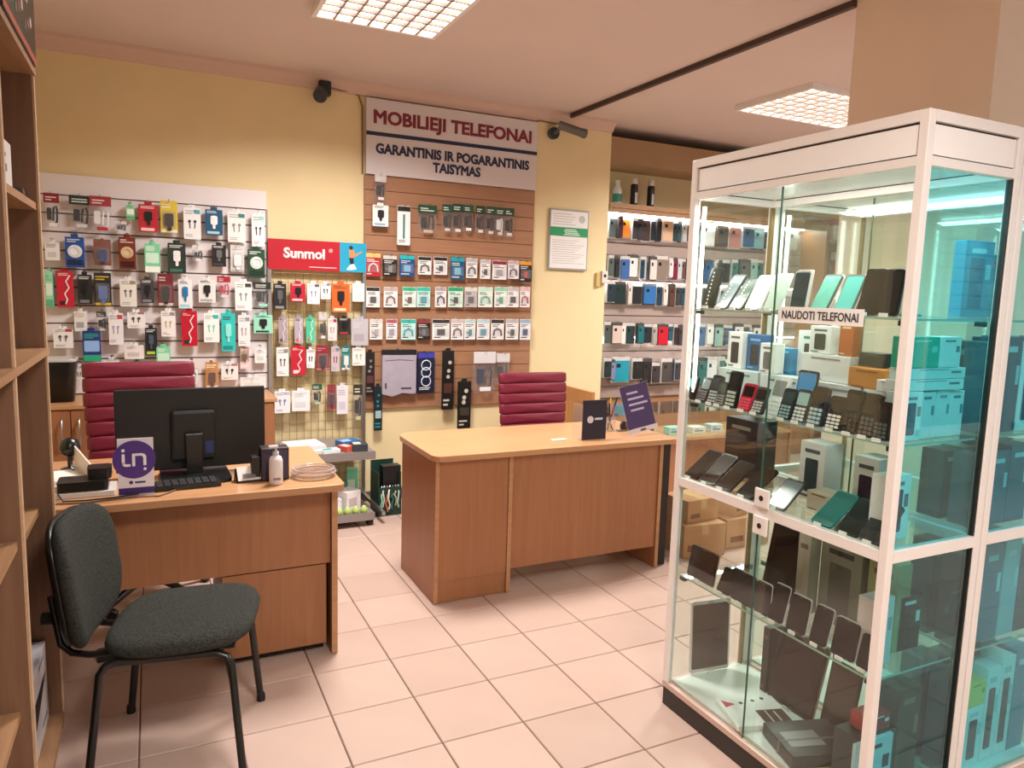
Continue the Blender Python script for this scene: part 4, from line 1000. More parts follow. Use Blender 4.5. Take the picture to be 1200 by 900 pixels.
# open shelf niche right of the lit wall
t = thing('open_shelf', 'dark wooden open shelf right of the lit case wall', 'shelf', (0, 0, 0))
box('back_panel', 5.245, 5.95, 2.46, 2.475, .0, 2.45, wood('niche_wood', '#7a4a34', '#8c5a40', 'Z'), t)
box('side_panel', 5.92, 5.95, 2.15, 2.459, .0, 2.45, WOOD_DESK, t)
for z in (.9, 1.35, 1.78, 2.16): box('shelf_board', 5.245, 5.919, 2.15, 2.459, z, z+.025, WOOD_SHELF_TOP, t)
for (x, z, w, h, c, c2, lab) in ((5.52, 2.1855, .30, .22, '#e2c9cc', '#c0283c', 'pink and red carton on the topmost open shelf'), (5.66, 1.8055, .2, .28, '#c01f34', '#e8d8d8', 'bright red bag shaped carton on the open shelf'), (5.5, 1.3755, .26, .3, '#d8c4bc', '#b03a44', 'pale carton with red print on the open shelf')):
    o = thing('carton', lab, 'box', (x, 2.28, z)); MB().box(-w/2,w/2,-.09,.09,0,h*.7).box(-w/2,w/2,-.09,.09,h*.7,h,1).build('carton_body', [C(c), C(c2)], o, .003)
# ================================================================== on the left desk
Z = .766
t = thing('monitor', 'wide black monitor seen from behind on the left desk', 'monitor', (-.725, .12, Z))
t.rotation_euler = (0, 0, math.radians(1.5))
MB().box(-.288,.288,.0,.016,.022,.36).build('panel', mat('monitor_back', '#16171a', 0.5), t, .004)
MB().prism([(-.085,.06),(.085,.06),(.085,.27),(-.085,.27)], -.03, -.0005, 'Y').build('rear_bulge', mat('monitor_back2', '#151619', 0.5), t, .012)
MB().prism([(-.03,.0),(.03,.0),(.035,.18),(-.035,.18)], -.062, -.035, 'Y').build('stand_neck', C('#101113', .3), t, .004)
MB().rrect(-.13,.13,-.20,.06,.0,.014,.03,'Z').build('stand_base', C('#0d0e10', .35), t)
box('bezel', -.288, .288, .0165, .02, .022, .36, BLACK, t)
box('screen', -.28, .28, .0205, .022, .032, .352, C('#050608', .1), t)
box('sticker', .045, .075, -.0312, -.030, .09, .14, C('#1d3a7a'), t)

t = thing('sign_holder', 'white stand up sign with purple round logo on the left desk', 'sign', (-.935, -.15, Z))
MB().box(-.06,.06,-.004,.0,.0,.215).build('card', C('#e4e0ec', .3), t)
MB().box(-.06,.06,-.045,.03,.0,.004).build('foot', CLEAR, t)
MB().disc(-.005, .135, .072, -.0065, -.0045, n=32).build('logo_disc', C('#4b2b86', .35), t)
box('purple_band', -.06, .06, -.0052, -.0042, .004, .028, C('#3c2470'), t)
WH = C('#f2f0f6')
lg = MB(); y0, y1 = -.0085, -.0066
lg.rrect(-.046,-.036,.120,.158,y0,y1,.003).disc(-.041,.171,.006,y0,y1,n=10).prism([(-.046,.124),(-.036,.124),(-.032,.119),(-.018,.119),(-.018,.110),(-.034,.110),(-.043,.114)],y0,y1)
lg.rrect(-.012,-.002,.110,.158,y0,y1,.003).prism([(-.004,.158),(.022,.158),(.030,.154),(.035,.146),(.035,.112),(.025,.112),(.025,.142),(.020,.149),(-.004,.149)],y0,y1).disc(.030,.098,.0055,y0,y1,n=10)
lg.build('logo_letters', WH, t)
MB().disc(-.018,.048,.007,-.0048,-.0041,n=12).box(-.005,.03,-.0048,-.0041,.044,.051).build('small_logo', C('#3c2470'), t)

t = thing('payment_terminal', 'black card terminal lying on a pale tray on the left desk', 'terminal', (-1.10, -.06, Z))
MB().rrect(-.105,.095,-.075,.075,.0,.018,.01,'Z').build('tray', C('#cfc8c4', .4), t)
MB().rrect(-.095,.07,-.06,.05,.0185,.055,.012,'Z').build('terminal_body', C('#141415', .3), t)
MB().rrect(.0,.08,-.03,.055,.0555,.095,.014,'Z').build('terminal_head', C('#1b1b1c', .3), t)
MB().tube([(-.09,-.07,.02),(-.07,-.12,.004),(0,-.13,.004),(.1,-.12,.004),(.17,-.1,.006),(.19,-.06,.01)], .003, 6).build('cord', C('#2a2624'), t)
t = thing('letter_tray', 'white tilted paper tray beside the bookcase on the left desk', 'tray', (-1.22, .16, Z), (0, 0, .35))
MB().box(-.10,.10,-.12,.12,0,.006).prism([(-.12,0),(.12,0),(.12,.11),(-.12,.06)], .094, .10, 'X').build('tray_body', C('#ddd6d2', .4), t)
MB().rrect(-.08,.07,-.09,.09,.0065,.02,.004,'Z').build('papers', C('#efecea'), t)
t = thing('camera_gadget', 'dark round webcam by the bookcase on the left desk', 'gadget', (-1.19, .33, Z))
MB().lathe([(.035,0),(.035,.01),(.01,.014),(.01,.06)], 0, 0, 14).build('stand', BLACK, t)
MB().lathe([(.01,.0605),(.035,.075),(.04,.10),(.03,.13),(.008,.14)], 0, 0, 16).build('ball', C('#17181a', .25), t)

t = thing('keyboard', 'black keyboard lying behind the monitor stand', 'keyboard', (-.665, .34, Z), (0, 0, .02))
MB().rrect(-.215,.215,-.065,.065,0,.016,.008,'Z').build('keyboard_body', C('#161617', .4), t)
kb = MB()
for a in range(5):
    for b_ in range(15): kb.box(-.205+.0275*b_, -.182+.0275*b_, -.058+.0235*a, -.038+.0235*a, .0165, .022)
kb.build('keycaps', C('#232325', .5), t)
t = thing('keyboard', 'second dark keyboard in front of the monitor stand', 'keyboard', (-.70, -.085, Z), (0, 0, .06))
MB().rrect(-.18,.06,-.05,.05,0,.016,.008,'Z').build('keyboard_body', C('#1a1a1b', .4), t)
kb = MB()
for a in range(4):
    for b_ in range(8): kb.box(-.17+.0275*b_, -.147+.0275*b_, -.044+.0235*a, -.024+.0235*a, .0165, .021)
kb.build('keycaps', C('#2b2b2d', .5), t)
t = thing('card_holder', 'small white business card stand on the left desk', 'card holder', (-.53, -.07, Z), (0, 0, .12))
MB().prism([(-.035,0),(.03,0),(.015,.05),(.0,.05)], -.05, .05, 'X').build('stand', C('#1c1c1d', .3), t)
MB().add([(-.048,-.037,.008),(.048,-.037,.008),(.048,-.003,.058),(-.048,-.003,.058),(-.048,-.039,.009),(.048,-.039,.009),(.048,-.005,.059),(-.048,-.005,.059)],[(0,1,2,3),(7,6,5,4),(0,4,5,1),(1,5,6,2),(2,6,7,3),(3,7,4,0)]).build('cards', C('#e6e0dc'), t)
MB().add([(-.03,-.0358-.0035,.018),(.02,-.0358-.0035,.018),(.02,-.0255-.0035,.034),(-.03,-.0255-.0035,.034)],[(0,1,2,3)]).build('print', C('#6a6a70'), t)
t = thing('pen_box', 'dark upright organiser box behind the white bottle', 'organiser', (-.435, -.10, Z))
MB().box(-.05,.06,-.012,.06,0,.135).build('box_body', C('#2a2326', .4), t, .003)
MB().box(-.085,-.052,0,.05,0,.10).build('side_pocket', C('#1d1a1b', .4), t, .002)
box('cover', -.045, .055, -.0135, -.0125, .01, .125, C('#3a2f4a'), t)
t = thing('pump_bottle', 'white pump bottle standing on the left desk', 'bottle', (-.435, -.165, Z))
MB().lathe([(.024,0),(.027,.006),(.027,.095),(.022,.11),(.011,.118)], 0, 0, 18).build('bottle_body', C('#ded6da', .3), t)
MB().lathe([(.012,.1185),(.012,.132),(.005,.134),(.005,.146)], 0, 0, 12).build('collar', C('#bfb8ba', .3), t)
MB().box(-.028,.009,-.008,.008,.1465,.158).build('pump_head', C('#cfc8ca', .3), t, .003)
MB().box(-.014,.014,-.0278,-.0268,.02,.03).build('print', C('#8a8488'), t)
t = thing('cable_coil', 'coil of clear wire lying at the right end of the left desk', 'cable', (-.272, -.09, Z))
cm = plastic('clear_wire', (.92,.9,.9), .45, '#c9bcb8')
for k in range(5):
    a0 = .07+.006*(k % 3)
    MB().tube([(a0*math.cos(2*PI*i/28)*1.12, a0*math.sin(2*PI*i/28), .006+.007*k) for i in range(28)], .0042, 6, close=True).build('loop', cm, t)
t = thing('desk_cable', 'thin pale cable lying along the front of the left desk', 'cable', (0, 0, Z))
MB().tube([(-1.2,-.2,.003),(-1.1,-.22,.003),(-.98,-.19,.003),(-.86,-.21,.003),(-.80,-.14,.003),(-.78,-.10,.003)], .0028, 6).build('wire', C('#6a4a38'), t)

# ================================================================== on the service counter
t = thing('menu_stand', 'narrow dark sign stand with a round white logo on the counter', 'sign', (1.305, .20, Z), (0, 0, -.03))
MB().box(-.075,.075,-.006,.002,.002,.222).build('dark_panel', C('#241d33', .4), t)
MB().box(-.10,-.078,-.01,.06,.0,.20).build('acrylic_side', CLEAR, t)
MB().box(-.075,.075,-.006,.06,0,.0018).build('foot', CLEAR, t)
MB().disc(-.028,.115,.020,-.0075,-.0062,n=18).box(0,.05,-.0075,-.0062,.112,.124).build('logo', C('#d8d2e0'), t)
t = thing('leaflet_stand', 'tilted purple leaflet in a clear stand on the counter', 'sign', (1.66, .205, Z), (0, 0, .06))
M = Matrix.Translation((0,.02,.022)) @ Euler((math.radians(-14), math.radians(-9), 0)).to_matrix().to_4x4()
MB().box(-.108,.108,-.003,.001,0,.285, 0, M).build('acrylic_sheet', CLEAR, t)
MB().box(-.098,.098,-.0045,-.0032,.028,.275, 0, M).build('purple_leaflet', C('#3d2a5e', .4), t)
pb = MB()
for q, (a, b_) in enumerate(((-.06,.02),(-.06,.055),(-.06,.075),(-.055,.04))): pb.box(a, b_, -.0053, -.0046, .225-.033*q, .237-.033*q, 0, M)
pb.build('leaflet_lettering', C('#b9aed0'), t)
MB().box(-.108,.108,-.006,-.0035,0,.026, 0, M).box(-.105,.105,-.01,.07,-.021,-.017).build('stand_lip', C('#c9c2cc', .2), t)
MB().box(-.02,.02,-.0068,-.0062,.006,.018, 0, M).build('lip_print', C('#5a5560'), t)
t = thing('pen_cup', 'clear cup with scissors and pens on the counter', 'pen cup', (1.545, .40, Z))
MB().lathe([(.034,0),(.036,.09),(.034,.09),(.032,.004)], 0, 0, 16).build('cup', CLEAR, t)
for q, (c, a, b_, h) in enumerate((('#d8b02c',.02,.03,.19),('#1a1a1c',-.03,.02,.16),('#a3203a',.0,-.03,.15),('#1d2a4a',-.02,-.02,.17),('#202022',.03,-.01,.20))):
    MB().tube([(-a*.5,-b_*.5,.006),(a*1.2,b_*1.2,h)], .0042, 6).build('pen', C(c, .35), t)
for s in (-1, 1): MB().tube([(.02*s-.045+.018*math.cos(2*PI*i/12), .0, .115+.022*math.sin(2*PI*i/12)) for i in range(12)], .004, 6, close=True).build('scissor_handle', C('#6a1526', .35), t)
MB().tube([(-.03,.0,.09),(-.01,.0,.01)], .004, 6).build('scissor_blade', STEEL, t)
t = thing('tape_roll', 'small dark tape dispenser on the counter', 'tape', (1.63, .37, Z))
MB().lathe([(.03,0),(.03,.012),(.012,.012)], 0, 0, 16, 0, Matrix.Translation((0,.006,.031)) @ Euler((PI/2,0,0)).to_matrix().to_4x4()).build('roll', C('#35322e', .4), t)
MB().box(-.05,.05,-.012,.012,0,.010).build('base', C('#8f8a86', .3), t)
t = thing('coin_tray', 'small white card lying on the counter', 'card', (1.12, .255, Z))
MB().rrect(-.045,.04,-.02,.02,0,.004,.008,'Z').build('card', C('#efe4d6', .3), t)
MB().box(-.03,.02,-.008,.006,.0041,.0046).build('print', C('#cbbca8'), t)

# ================================================================== on and by the wire rack
zt = .5015
t = thing('paper_stack', 'stack of white paper on the upper rack tray', 'papers', (.0, 1.66, zt), (0, 0, .12))
for k in range(3): MB().box(-.13+.01*k,.13-.006*k,-.1,.1+.008*k,.012*k,.012*k+.0115).build('paper_sheaf', C('#ece8ea'), t)
for (x, y, w, d, h, c, c2, lab, rz) in ((.14,1.50,.12,.07,.022,'#e0e2e4','#2f9fa8','white pack with teal corner on the upper rack tray',.2),(.25,1.52,.07,.10,.035,'#c85a48','#e8dcd8','small red and white pack on the upper rack tray',.5),(.335,1.52,.1,.12,.045,'#3c3f44','#c8ccd0','dark pack on the upper rack tray end',-.1),(.30,1.68,.14,.1,.035,'#1f6aa8','#9ac4e6','blue pack lying on the upper rack tray',.3),(.02,1.49,.14,.05,.02,'#dcdcd8','#6a7a88','flat pale pack at the front of the upper rack tray',0.05)):
    o = thing('small_pack', lab, 'pack', (x, y, zt), (0, 0, rz)); MB().rrect(-w/2,w/2,-d/2,d/2,0,h,.006,'Z').build('carton', C(c), o)
    MB().box(-w*.4,w*.1,-d*.3,d*.3,h,h+.0008).build('print', C(c2), o)
zb = .0895
for (x, y, w, d, h, c, c2, lab, rz) in ((.13,1.52,.16,.1,.10,'#e6e2ea','#7a6aa8','white box with violet print on the lower rack tray',.1),(.27,1.55,.12,.12,.14,'#ebe8ea','#c9b8bc','tilted white boxes on the lower rack tray',.5),(.22,1.70,.14,.1,.16,'#3a8f6a','#bfe6d0','green box at the back of the lower rack tray',.2),(.34,1.72,.08,.06,.24,'#7fd8b0','#e0f4ea','tall mint pack at the back of the lower rack tray',-.2),(.0,1.6,.14,.1,.12,'#cfd2d6','#5a6a78','grey box on the lower rack tray',0)):
    o = thing('small_pack', lab, 'pack', (x, y, zb), (0, 0, rz)); MB().rrect(-w/2,w/2,-d/2,d/2,0,h,.006,'Z').build('carton', C(c), o)
    MB().box(-w*.4,w*.2,-d/2-.0008,-d/2,h*.3,h*.7).build('print', C(c2), o)
for k in range(4):
    o = thing('lime_pack', 'lime green round tub, %s of four on the lower rack tray' % ('left end', 'second', 'third', 'right end')[k], 'pack', (.19+.055*k, 1.462, zb), group='lime packs on the lower rack tray')
    MB().lathe([(.018,0),(.024,.012),(.024,.03),(.012,.042)], 0, 0, 12).build('tub', C('#b4cc6a', .35), o)
    MB().lathe([(.010,.0421),(.010,.047)], 0, 0, 8).build('lid', C('#e0e8c0', .35), o)
t = thing('crate', 'dark green crate of cables on the floor beside the rack', 'crate', (.565, 1.70, .002), (0, 0, .05))
MB().box(-.075,.09,-.09,.09,0,.01).box(-.075,.09,-.09,-.082,.01,.20).box(-.075,.09,.082,.09,.01,.36).box(-.075,-.067,-.082,.082,.01,.30).box(.082,.09,-.082,.082,.01,.30).build('crate_body', C('#1d3b34', .4), t)
MB().box(-.03,.10,-.05,.03,.20,.34).build('black_box', C('#16181a', .4), t, .004)
for k, c in enumerate(('#8fd4b4','#c8c8c0','#d07a4a','#e2e2e2','#2f7a6a','#b89a86','#9fc8b8')):
    r = random.Random(k); MB().tube([(-.06+.02*k+r.uniform(-.01,.01), -.1+r.uniform(-.006,.0), .03+.05*r.random()+.04*i*(1 if k % 2 else .7)) for i in range(4)] + [(-.04+.02*k, -.05, .20)], .006, 6).build('cable', C(c), t)
# two hanging cables below the left desk and papers
t = thing('power_strip', 'dark power strip on the floor under the left desk', 'power strip', (-.95, .15, .002), (0, 0, .1))
MB().rrect(-.16,.16,-.025,.025,0,.04,.01,'Z').build('strip_body', C('#222324', .4), t)
for k in range(4): MB().lathe([(.016,.0402),(.016,.043)], -.11+.07*k, 0, 12).build('socket', C('#3a3b3d'), t)
# ================================================================== glass showcases
def showcase(label, x0, x1, y0, y1, first):
    t = thing('showcase', label, 'showcase', (0, 0, 0)); p = .026
    SH = (.526, 1.187, 1.523)
    box('plinth', x0+.004, x1-.004, y0+.004, y1-.004, .002, .073, mat('plinth_dark', '#2e2623', 0.5), t)
    box('bottom_frame', x0, x1, y0, y1, .0735, .096, mat('frame_rose', '#cdb3a8', 0.4, metal=0.2), t, .002)
    box('base_board', x0+p, x1-p, y0+p, y1-p, .0965, .104, mat('base_white', '#e6ece8', 0.3), t)
    for x in (x0, x1-p):
        for y in (y0, y1-p): box('post', x, x+p, y, y+p, .0965, 2.04, ALU, t, .002)
    for z0, z1, nm in ((1.905, 1.928, 'top_rail'), (2.012, 2.04, 'cap_rail'), (.872, .903, 'middle_rail')):
        for y in (y0, y1-p): box(nm, x0+p, x1-p, y, y+p, z0, z1, ALU, t)
        for x in (x0, x1-p): box(nm, x, x+p, y0+p, y1-p, z0, z1, ALU, t)
    for y in (y0+.006, y1-.012): box('fascia', x0+p+.005, x1-p-.005, y, y+.006, 1.933, 2.006, WHITE, t)
    for x in (x0+.006, x1-.012): box('fascia', x, x+.006, y0+p+.005, y1-p-.005, 1.933, 2.006, WHITE, t)
    for x in (x0+.0125, x1-.0185): box('fascia_seal', x, x+.006, y0+p, y1-p, 1.9285, 2.0115, DARK, t)
    for y in (y0+.0125, y1-.0185): box('fascia_seal', x0+p, x1-p, y, y+.006, 1.9285, 2.0115, DARK, t)
    box('lid', x0+p, x1-p, y0+p, y1-p, 2.030, 2.037, WHITE, t)
    box('light_panel', x0+p, x1-p, y0+p, y1-p, 1.931, 1.938, WHITE, t)
    # glass shelves, doors and panes
    for z in SH:
        s_ = box('glass_shelf', x0+.03, x1-.03, y0+.03, y1-.03, z-.006, z, GLASS_EDGE, t)
        box('shelf_edge', x0+.0285, x0+.0298, y0+.03, y1-.03, z-.006, z, C('#93b0a2', .15), s_)
        box('shelf_edge', x0+.03, x1-.03, y0+.0285, y0+.0298, z-.006, z, C('#7fb0a8', .15), s_)
        for x in (x0+.03, x1-.048):
            for y in (y0+.03, y1-.055): box('shelf_clip', x, x+.018, y, y+.025, z-.020, z-.0065, C('#2b2a28', .4), s_)
    box('glass_shelf', x0+.03, x1-.03, y0+.03, y1-.03, .896, .902, GLASS_EDGE, t)
    ym = (y0+y1)/2
    for z0, z1, zk in ((.905, 1.903, .935), (.106, .870, .845)):
        for k, (a, b_, xx) in enumerate(((ym-.02, y1-p, x0+.012), (y0+p, ym+.02, x0+.003))):
            d = box('sliding_door', xx, xx+.005, a, b_, z0, z1, GLASS, t)
            if k == 1: box('pane_edge', xx-.0004, xx+.0054, b_-.0025, b_+.0005, z0, z1, C('#3a5a50', .2), d)
        if first:
          lk = MB().box(x0-.010, x0-.0015, ym-.03, ym+.03, zk-.03, zk+.03).build('lock_plate', ALU, t, .003)
          MB().disc(ym, zk, .009, x0-.0112, x0-.0102, 'X', 0, 12).build('keyhole', DARK, lk)
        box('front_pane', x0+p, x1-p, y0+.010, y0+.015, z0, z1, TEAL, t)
        box('back_pane', x0+p, x1-p, y1-.015, y1-.010, z0, z1, GLASS, t)
        box('side_pane', x1-.015, x1-.010, y0+p, y1-p, z0, z1, GLASS, t)
        box('pane_seal', x1-p-.006, x1-p-.0005, y0+.004, y0+.02, z0, z1, DARK, t)
    box('shelf_standard', x1-p-.02, x1-p-.0065, y1-p-.014, y1-p-.001, .106, 1.90, mat('brass_standard', '#8d7750', 0.35, metal=0.6), t)
    led = glow('case_led', '#fff6ee', 10.0)
    box('led_strip', x0+.032, x0+.042, y1-.040, y1-.032, 1.2, 1.88, led, t)
    box('led_strip', x0+.034, x0+.044, y0+.04, y1-.05, 1.918, 1.9285, led, t)
    area('case_light', (x0+.08, ym, 1.90), .05, y1-y0-.14, 5.0, (1, .95, .9), t, rot=(0, math.radians(-12), 0))
    return t
CX0, CX1, CY0, CY1 = .863, 1.265, -1.93, -1.045
showcase('tall glass showcase full of phones on the right', CX0, CX1, CY0, CY1, True)
showcase('second glass showcase cut by the right picture edge', 1.272, 1.76, -1.93, -1.045, False)
t = thing('shelf_label', 'white shelf label reading NAUDOTI TELEFONAI on the showcase', 'label', (.8605, -1.646, 1.495))
MB().box(-.0015, 0, -.151, .151, 0, .047).build('card', C('#eceaea'), t)
text('lettering', 'NAUDOTI TELEFONAI', .034, C('#23232a'), t, (-.0022, 0, .022), (PI/2, 0, -PI/2), .0003, bold=.0004, width=.27)

def place(name, label, cat, x, y, z, rz=0, group=None):
    return thing(name, label, cat, (x, y, z), (0, 0, -PI/2+rz), group)
def smartphone(label, x, y, z, lean, L, w, body, screen, dots=False, frame=None, group='smartphones in the showcase'):
    t = place('smartphone', label, 'phone', x, y, z+.0015, 0, group)
    M = Matrix.Translation((0, 0, .004)) @ Euler((-math.radians(lean), 0, 0)).to_matrix().to_4x4()
    bd_ = MB().rrect(-w/2, w/2, 0, L, 0, .008, .009, M=M).build('body', C(body, .25), t)
    MB().rrect(-w*.46, w*.46, L*.05, L*.95, -.0008, 0, .006, M=M).build('screen', C(screen, .12), t)
    MB().box(-w*.08, w*.08, -.0012, -.0008, L*.965, L*.975, 0, M).build('speaker_slot', C('#6a6a6e'), bd_)
    if frame: MB().rrect(-w*.53, w*.53, -.003, L*1.03, .0085, .0105, .008, M=M).build('holder_frame', C(frame, .3), t)
    sn = math.sin(math.radians(lean)); cs = math.cos(math.radians(lean))
    MB().prism([(L*.55*sn+.012, 0), (L*.55*sn+.05*cs+.02, 0), (L*.55*sn+.014, L*.5*cs)], -.012, .012, 'X').build('stand', CLEAR, t)
    if dots:
        q = MB()
        for k in range(9): q.disc(-w*.15, L*(.1+.095*k), .004, -.0014, -.0009, n=8, M=M)
        q.build('price_dots', C('#e8e6e2'), t)
    MB().box(-.012, .012, -.014, -.008, 0, .010).build('price_tag', C('#f2f0ec'), t)
    return t
def button_phone(label, x, y, z, lean, L, w, body, screen, keys):
    t = place('button_phone', label, 'phone', x, y, z+.0015, 0, 'push button phones in the showcase')
    M = Matrix.Translation((0, 0, .004)) @ Euler((-math.radians(lean), 0, 0)).to_matrix().to_4x4()
    MB().rrect(-w/2, w/2, 0, L, 0, .013, .010, M=M).build('body', C(body, .3), t)
    MB().rrect(-w*.38, w*.38, L*.52, L*.90, -.001, 0, .003, M=M).build('screen', C(screen, .12), t)
    q = MB()
    for a in range(4):
        for b_ in range(3): q.rrect(-w*.38+w*.265*b_, -w*.38+w*.265*b_+w*.21, L*(.06+.105*a), L*(.06+.105*a)+L*.075, -.0028, 0, .002, n=1, M=M)
    q.build('keypad', C(keys, .35), t)
    sn = math.sin(math.radians(lean)); cs = math.cos(math.radians(lean))
    MB().prism([(L*.5*sn+.016, 0), (L*.5*sn+.06, 0), (L*.5*sn+.018, L*.45*cs)], -.012, .012, 'X').build('stand', CLEAR, t)
    MB().box(-.012, .012, -.014, -.008, 0, .010).build('price_tag', C('#f2f0ec'), t)
    return t
def carton(label, x, y, z, d, w, h, c, pic=None, c2='#55555a', name='phone_box', rz=0):
    t = place(name, label, 'box', x, y, z+.0012, rz)
    cb_ = MB().box(-w/2, w/2, 0, d, 0, h).build('carton', C(c, .4), t, .0015)
    p = MB()
    if pic: MB().rrect(-w*.26, w*.26, h*.14, h*.72, -.0009, 0, .006).build('phone_picture', C(pic, .25), cb_)
    p.box(-w*.3, w*.3, -.0008, 0, h*.82, h*.88); p.build('print', C(c2), cb_)
    MB().box(-w*.4, -w*.05, -.0008, 0, h*.05, h*.09).build('fine_print', C(c2), cb_)
    return t
z1, z2, z3, z4, z0 = 1.523, 1.187, .902, .526, .104
for a in ((-1.138,14,.145,'#17191a','#20302c',True,None,'black smartphone with a row of white dots, far end of top shelf'),
          (-1.201,36,.144,'#3a3c40','#8fa0a4',True,None,'grey smartphone with dots, second on the top shelf'),
          (-1.273,36,.13,'#23302c','#3f5f54',True,None,'dark green smartphone, third on the top shelf'),
          (-1.347,28,.127,'#dfe4e4','#e9eef0',False,'#d8dcdc','white smartphone, fourth on the top shelf'),
          (-1.429,24,.128,'#c8d4cc','#b4cabc',False,'#d8dcdc','pale green smartphone, fifth on the top shelf'),
          (-1.536,9,.125,'#c9c4c2','#0f3a46',False,'#d8d2ce','smartphone with dark teal screen in white holder on the top shelf'),
          (-1.610,30,.13,'#4a5a50','#5fae9c',False,'#c8ccc8','smartphone with green screen above the shelf label'),
          (-1.697,26,.123,'#5a6a64','#58b4aa',False,'#e0e4e2','smartphone with aqua screen on the top shelf'),
          (-1.776,15,.13,'#161616','#1f1f1d',False,'#b8bcb8','black smartphone, last but one on the top shelf'),
          (-1.840,9,.124,'#1a1b1b','#26292a',False,'#c4c8c4','dark grey smartphone nearest the corner on the top shelf')):
    smartphone(a[7], .89, a[0], z1, a[1], a[2], .060, a[3], a[4], a[5], a[6])
bp = [(-1.069,12,.085,.046,'#1d2222','#6fb8ac','#3a4040','flip phone with aqua display at the far end'),(-1.131,22,.092,.05,'#2c3032','#9fb0b4','#8a8e90','grey'),(-1.186,16,.104,.05,'#26282a','#4a5458','#c0c4c4','dark'),(-1.226,14,.085,.048,'#3a3c3c','#55605e','#9a9c9c','small charcoal'),
      (-1.277,11,.127,.052,'#141416','#1f2224','#c8d0c4','tall black'),(-1.342,20,.095,.058,'#c01f3c','#2a1a1e','#e8586a','red'),(-1.398,21,.091,.05,'#4a4040','#32282a','#c4c0bc','brown'),(-1.467,18,.133,.062,'#dcdcdc','#8f908e','#eceaea','white'),
      (-1.515,17,.10,.05,'#2a3032','#3c4648','#8fa8ac','slate'),(-1.571,16,.104,.054,'#1c2022','#8fb4b8','#d0d8d8','black and aqua'),(-1.631,13,.12,.058,'#23282a','#1c1816','#a8c4c8','wide dark'),(-1.698,14,.10,.058,'#1a1a1a','#1f201f','#e0ddd4','black with white keys'),
      (-1.756,9,.125,.055,'#161616','#1a1a1a','#3a3a3a','plain black'),(-1.807,12,.123,.055,'#141414','#1a1918','#55585a','black'),(-1.853,7,.105,.05,'#1d1d1d','#222323','#5a5c5c','charcoal')]
for i, a in enumerate(bp):
    lab = ('%s push button phone, %s from far end of second shelf' % (a[7], ORD[i])) if i else a[7] + ' of second shelf'
    button_phone(lab, .89, a[0], z2, a[1], a[2], a[3], a[4], a[5], a[6])
smartphone('smartphone with bright blue screen standing behind the button phones', .985, -1.50, z2, 8, .15, .075, '#111214', '#2a8fd0')
for a in ((-1.100,53,.151,'#1d1815','#2a221d','brown black smartphone lying at the far end of third shelf'),(-1.187,50,.146,'#1d1815','#2e2520','brown smartphone, second on the third shelf'),(-1.269,53,.140,'#191615','#2a2421','dark brown smartphone, third on the third shelf'),(-1.370,54,.146,'#141414','#1a1b1b','black smartphone, fourth on the third shelf'),
          (-1.510,47,.12,'#1f2424','#6a7478','smartphone with grey reflections beside the door gap'),(-1.686,54,.142,'#1f7f78','#2c6a64','teal edged smartphone on the third shelf'),(-1.775,49,.132,'#141716','#202423','black smartphone beside the teal one on the third shelf'),(-1.853,40,.13,'#1b1e1d','#2e3434','dark smartphone nearest the corner on the third shelf')):
    smartphone(a[5], .89, a[0], z3, a[1], a[2], .074, a[3], a[4])
for a in ((-1.282,24,.09,.06,'#151110','#2a201b','small dark smartphone, second on the fourth shelf'),(-1.375,3,.107,.105,'#151817','#24282a','wide dark phone, third on the fourth shelf'),(-1.465,3,.105,.062,'#191416','#1f1919','dark phone at the door gap on the fourth shelf'),(-1.523,14,.119,.058,'#161111','#1c1515','brown black phone, fifth on the fourth shelf'),(-1.607,10,.114,.07,'#191312','#241a17','brown phone, sixth on the fourth shelf'),(-1.692,14,.115,.058,'#151111','#1a1414','dark phone, seventh on the fourth shelf'),(-1.782,10,.111,.078,'#15100f','#201713','broad brown phone, eighth on the fourth shelf'),(-1.858,14,.10,.055,'#151211','#1d1a18','dark phone nearest the corner on the fourth shelf')):
    smartphone(a[6], .91, a[0], z4, a[1], a[2], a[3], a[4], a[5], frame='#cfc8c6')
smartphone('broad black tablet phone at the far end of the fourth shelf', .91, -1.160, z4, 10, .115, .135, '#121416', '#1a1d22', frame='#8a7468')
# boxes behind the phones, second shelf
for k, (y, w, c) in enumerate(((-1.13,.20,'#c9d6d4'),(-1.34,.20,'#dfe2e2'),(-1.55,.20,'#d6d8da'),(-1.75,.18,'#e0dedd'))):
    carton('closed pale carton, %s of the low row behind the button phones' % ORD[k], 1.06, y, z2, .14, w, .115, c, None, '#7a8488', 'carton')
zb2 = z2 + .1165
carton('white phone box with dark phone picture at the far end', 1.08, -1.085, zb2, .05, .075, .135, '#eceaea', '#2c3038')
carton('deep blue phone box beside the far white box', 1.10, -1.165, zb2, .05, .08, .13, '#12609a', '#2a3440', '#7ab0d8')
carton('narrow white phone box with slim dark phone', 1.065, -1.262, zb2-.0002, .045, .07, .105, '#eeecec', '#33363c')
carton('bright blue box behind the narrow white box', 1.125, -1.275, zb2, .05, .085, .09, '#1b86b4', None, '#8fd0e8')
carton('white box with green mark and dark phone picture', 1.15, -1.375, zb2, .05, .12, .155, '#dcdee0', '#3a3436', '#2a7a6a')
carton('long white box printed with small pictures', 1.085, -1.49, zb2, .06, .19, .085, '#e6e4e4', None, '#8a8488')
carton('white phone box with green tinted phone on the long white box', 1.095, -1.455, zb2+.0865, .045, .085, .09, '#e2e4e2', '#3c4442')
carton('orange brown box leaning by the pier', 1.095, -1.555, zb2+.0865, .04, .052, .105, '#b4622f', None, '#e0c0a0')
carton('green black flat box on the orange box', 1.10, -1.645, zb2+.062, .06, .085, .042, '#2c352e', None, '#5a645a')
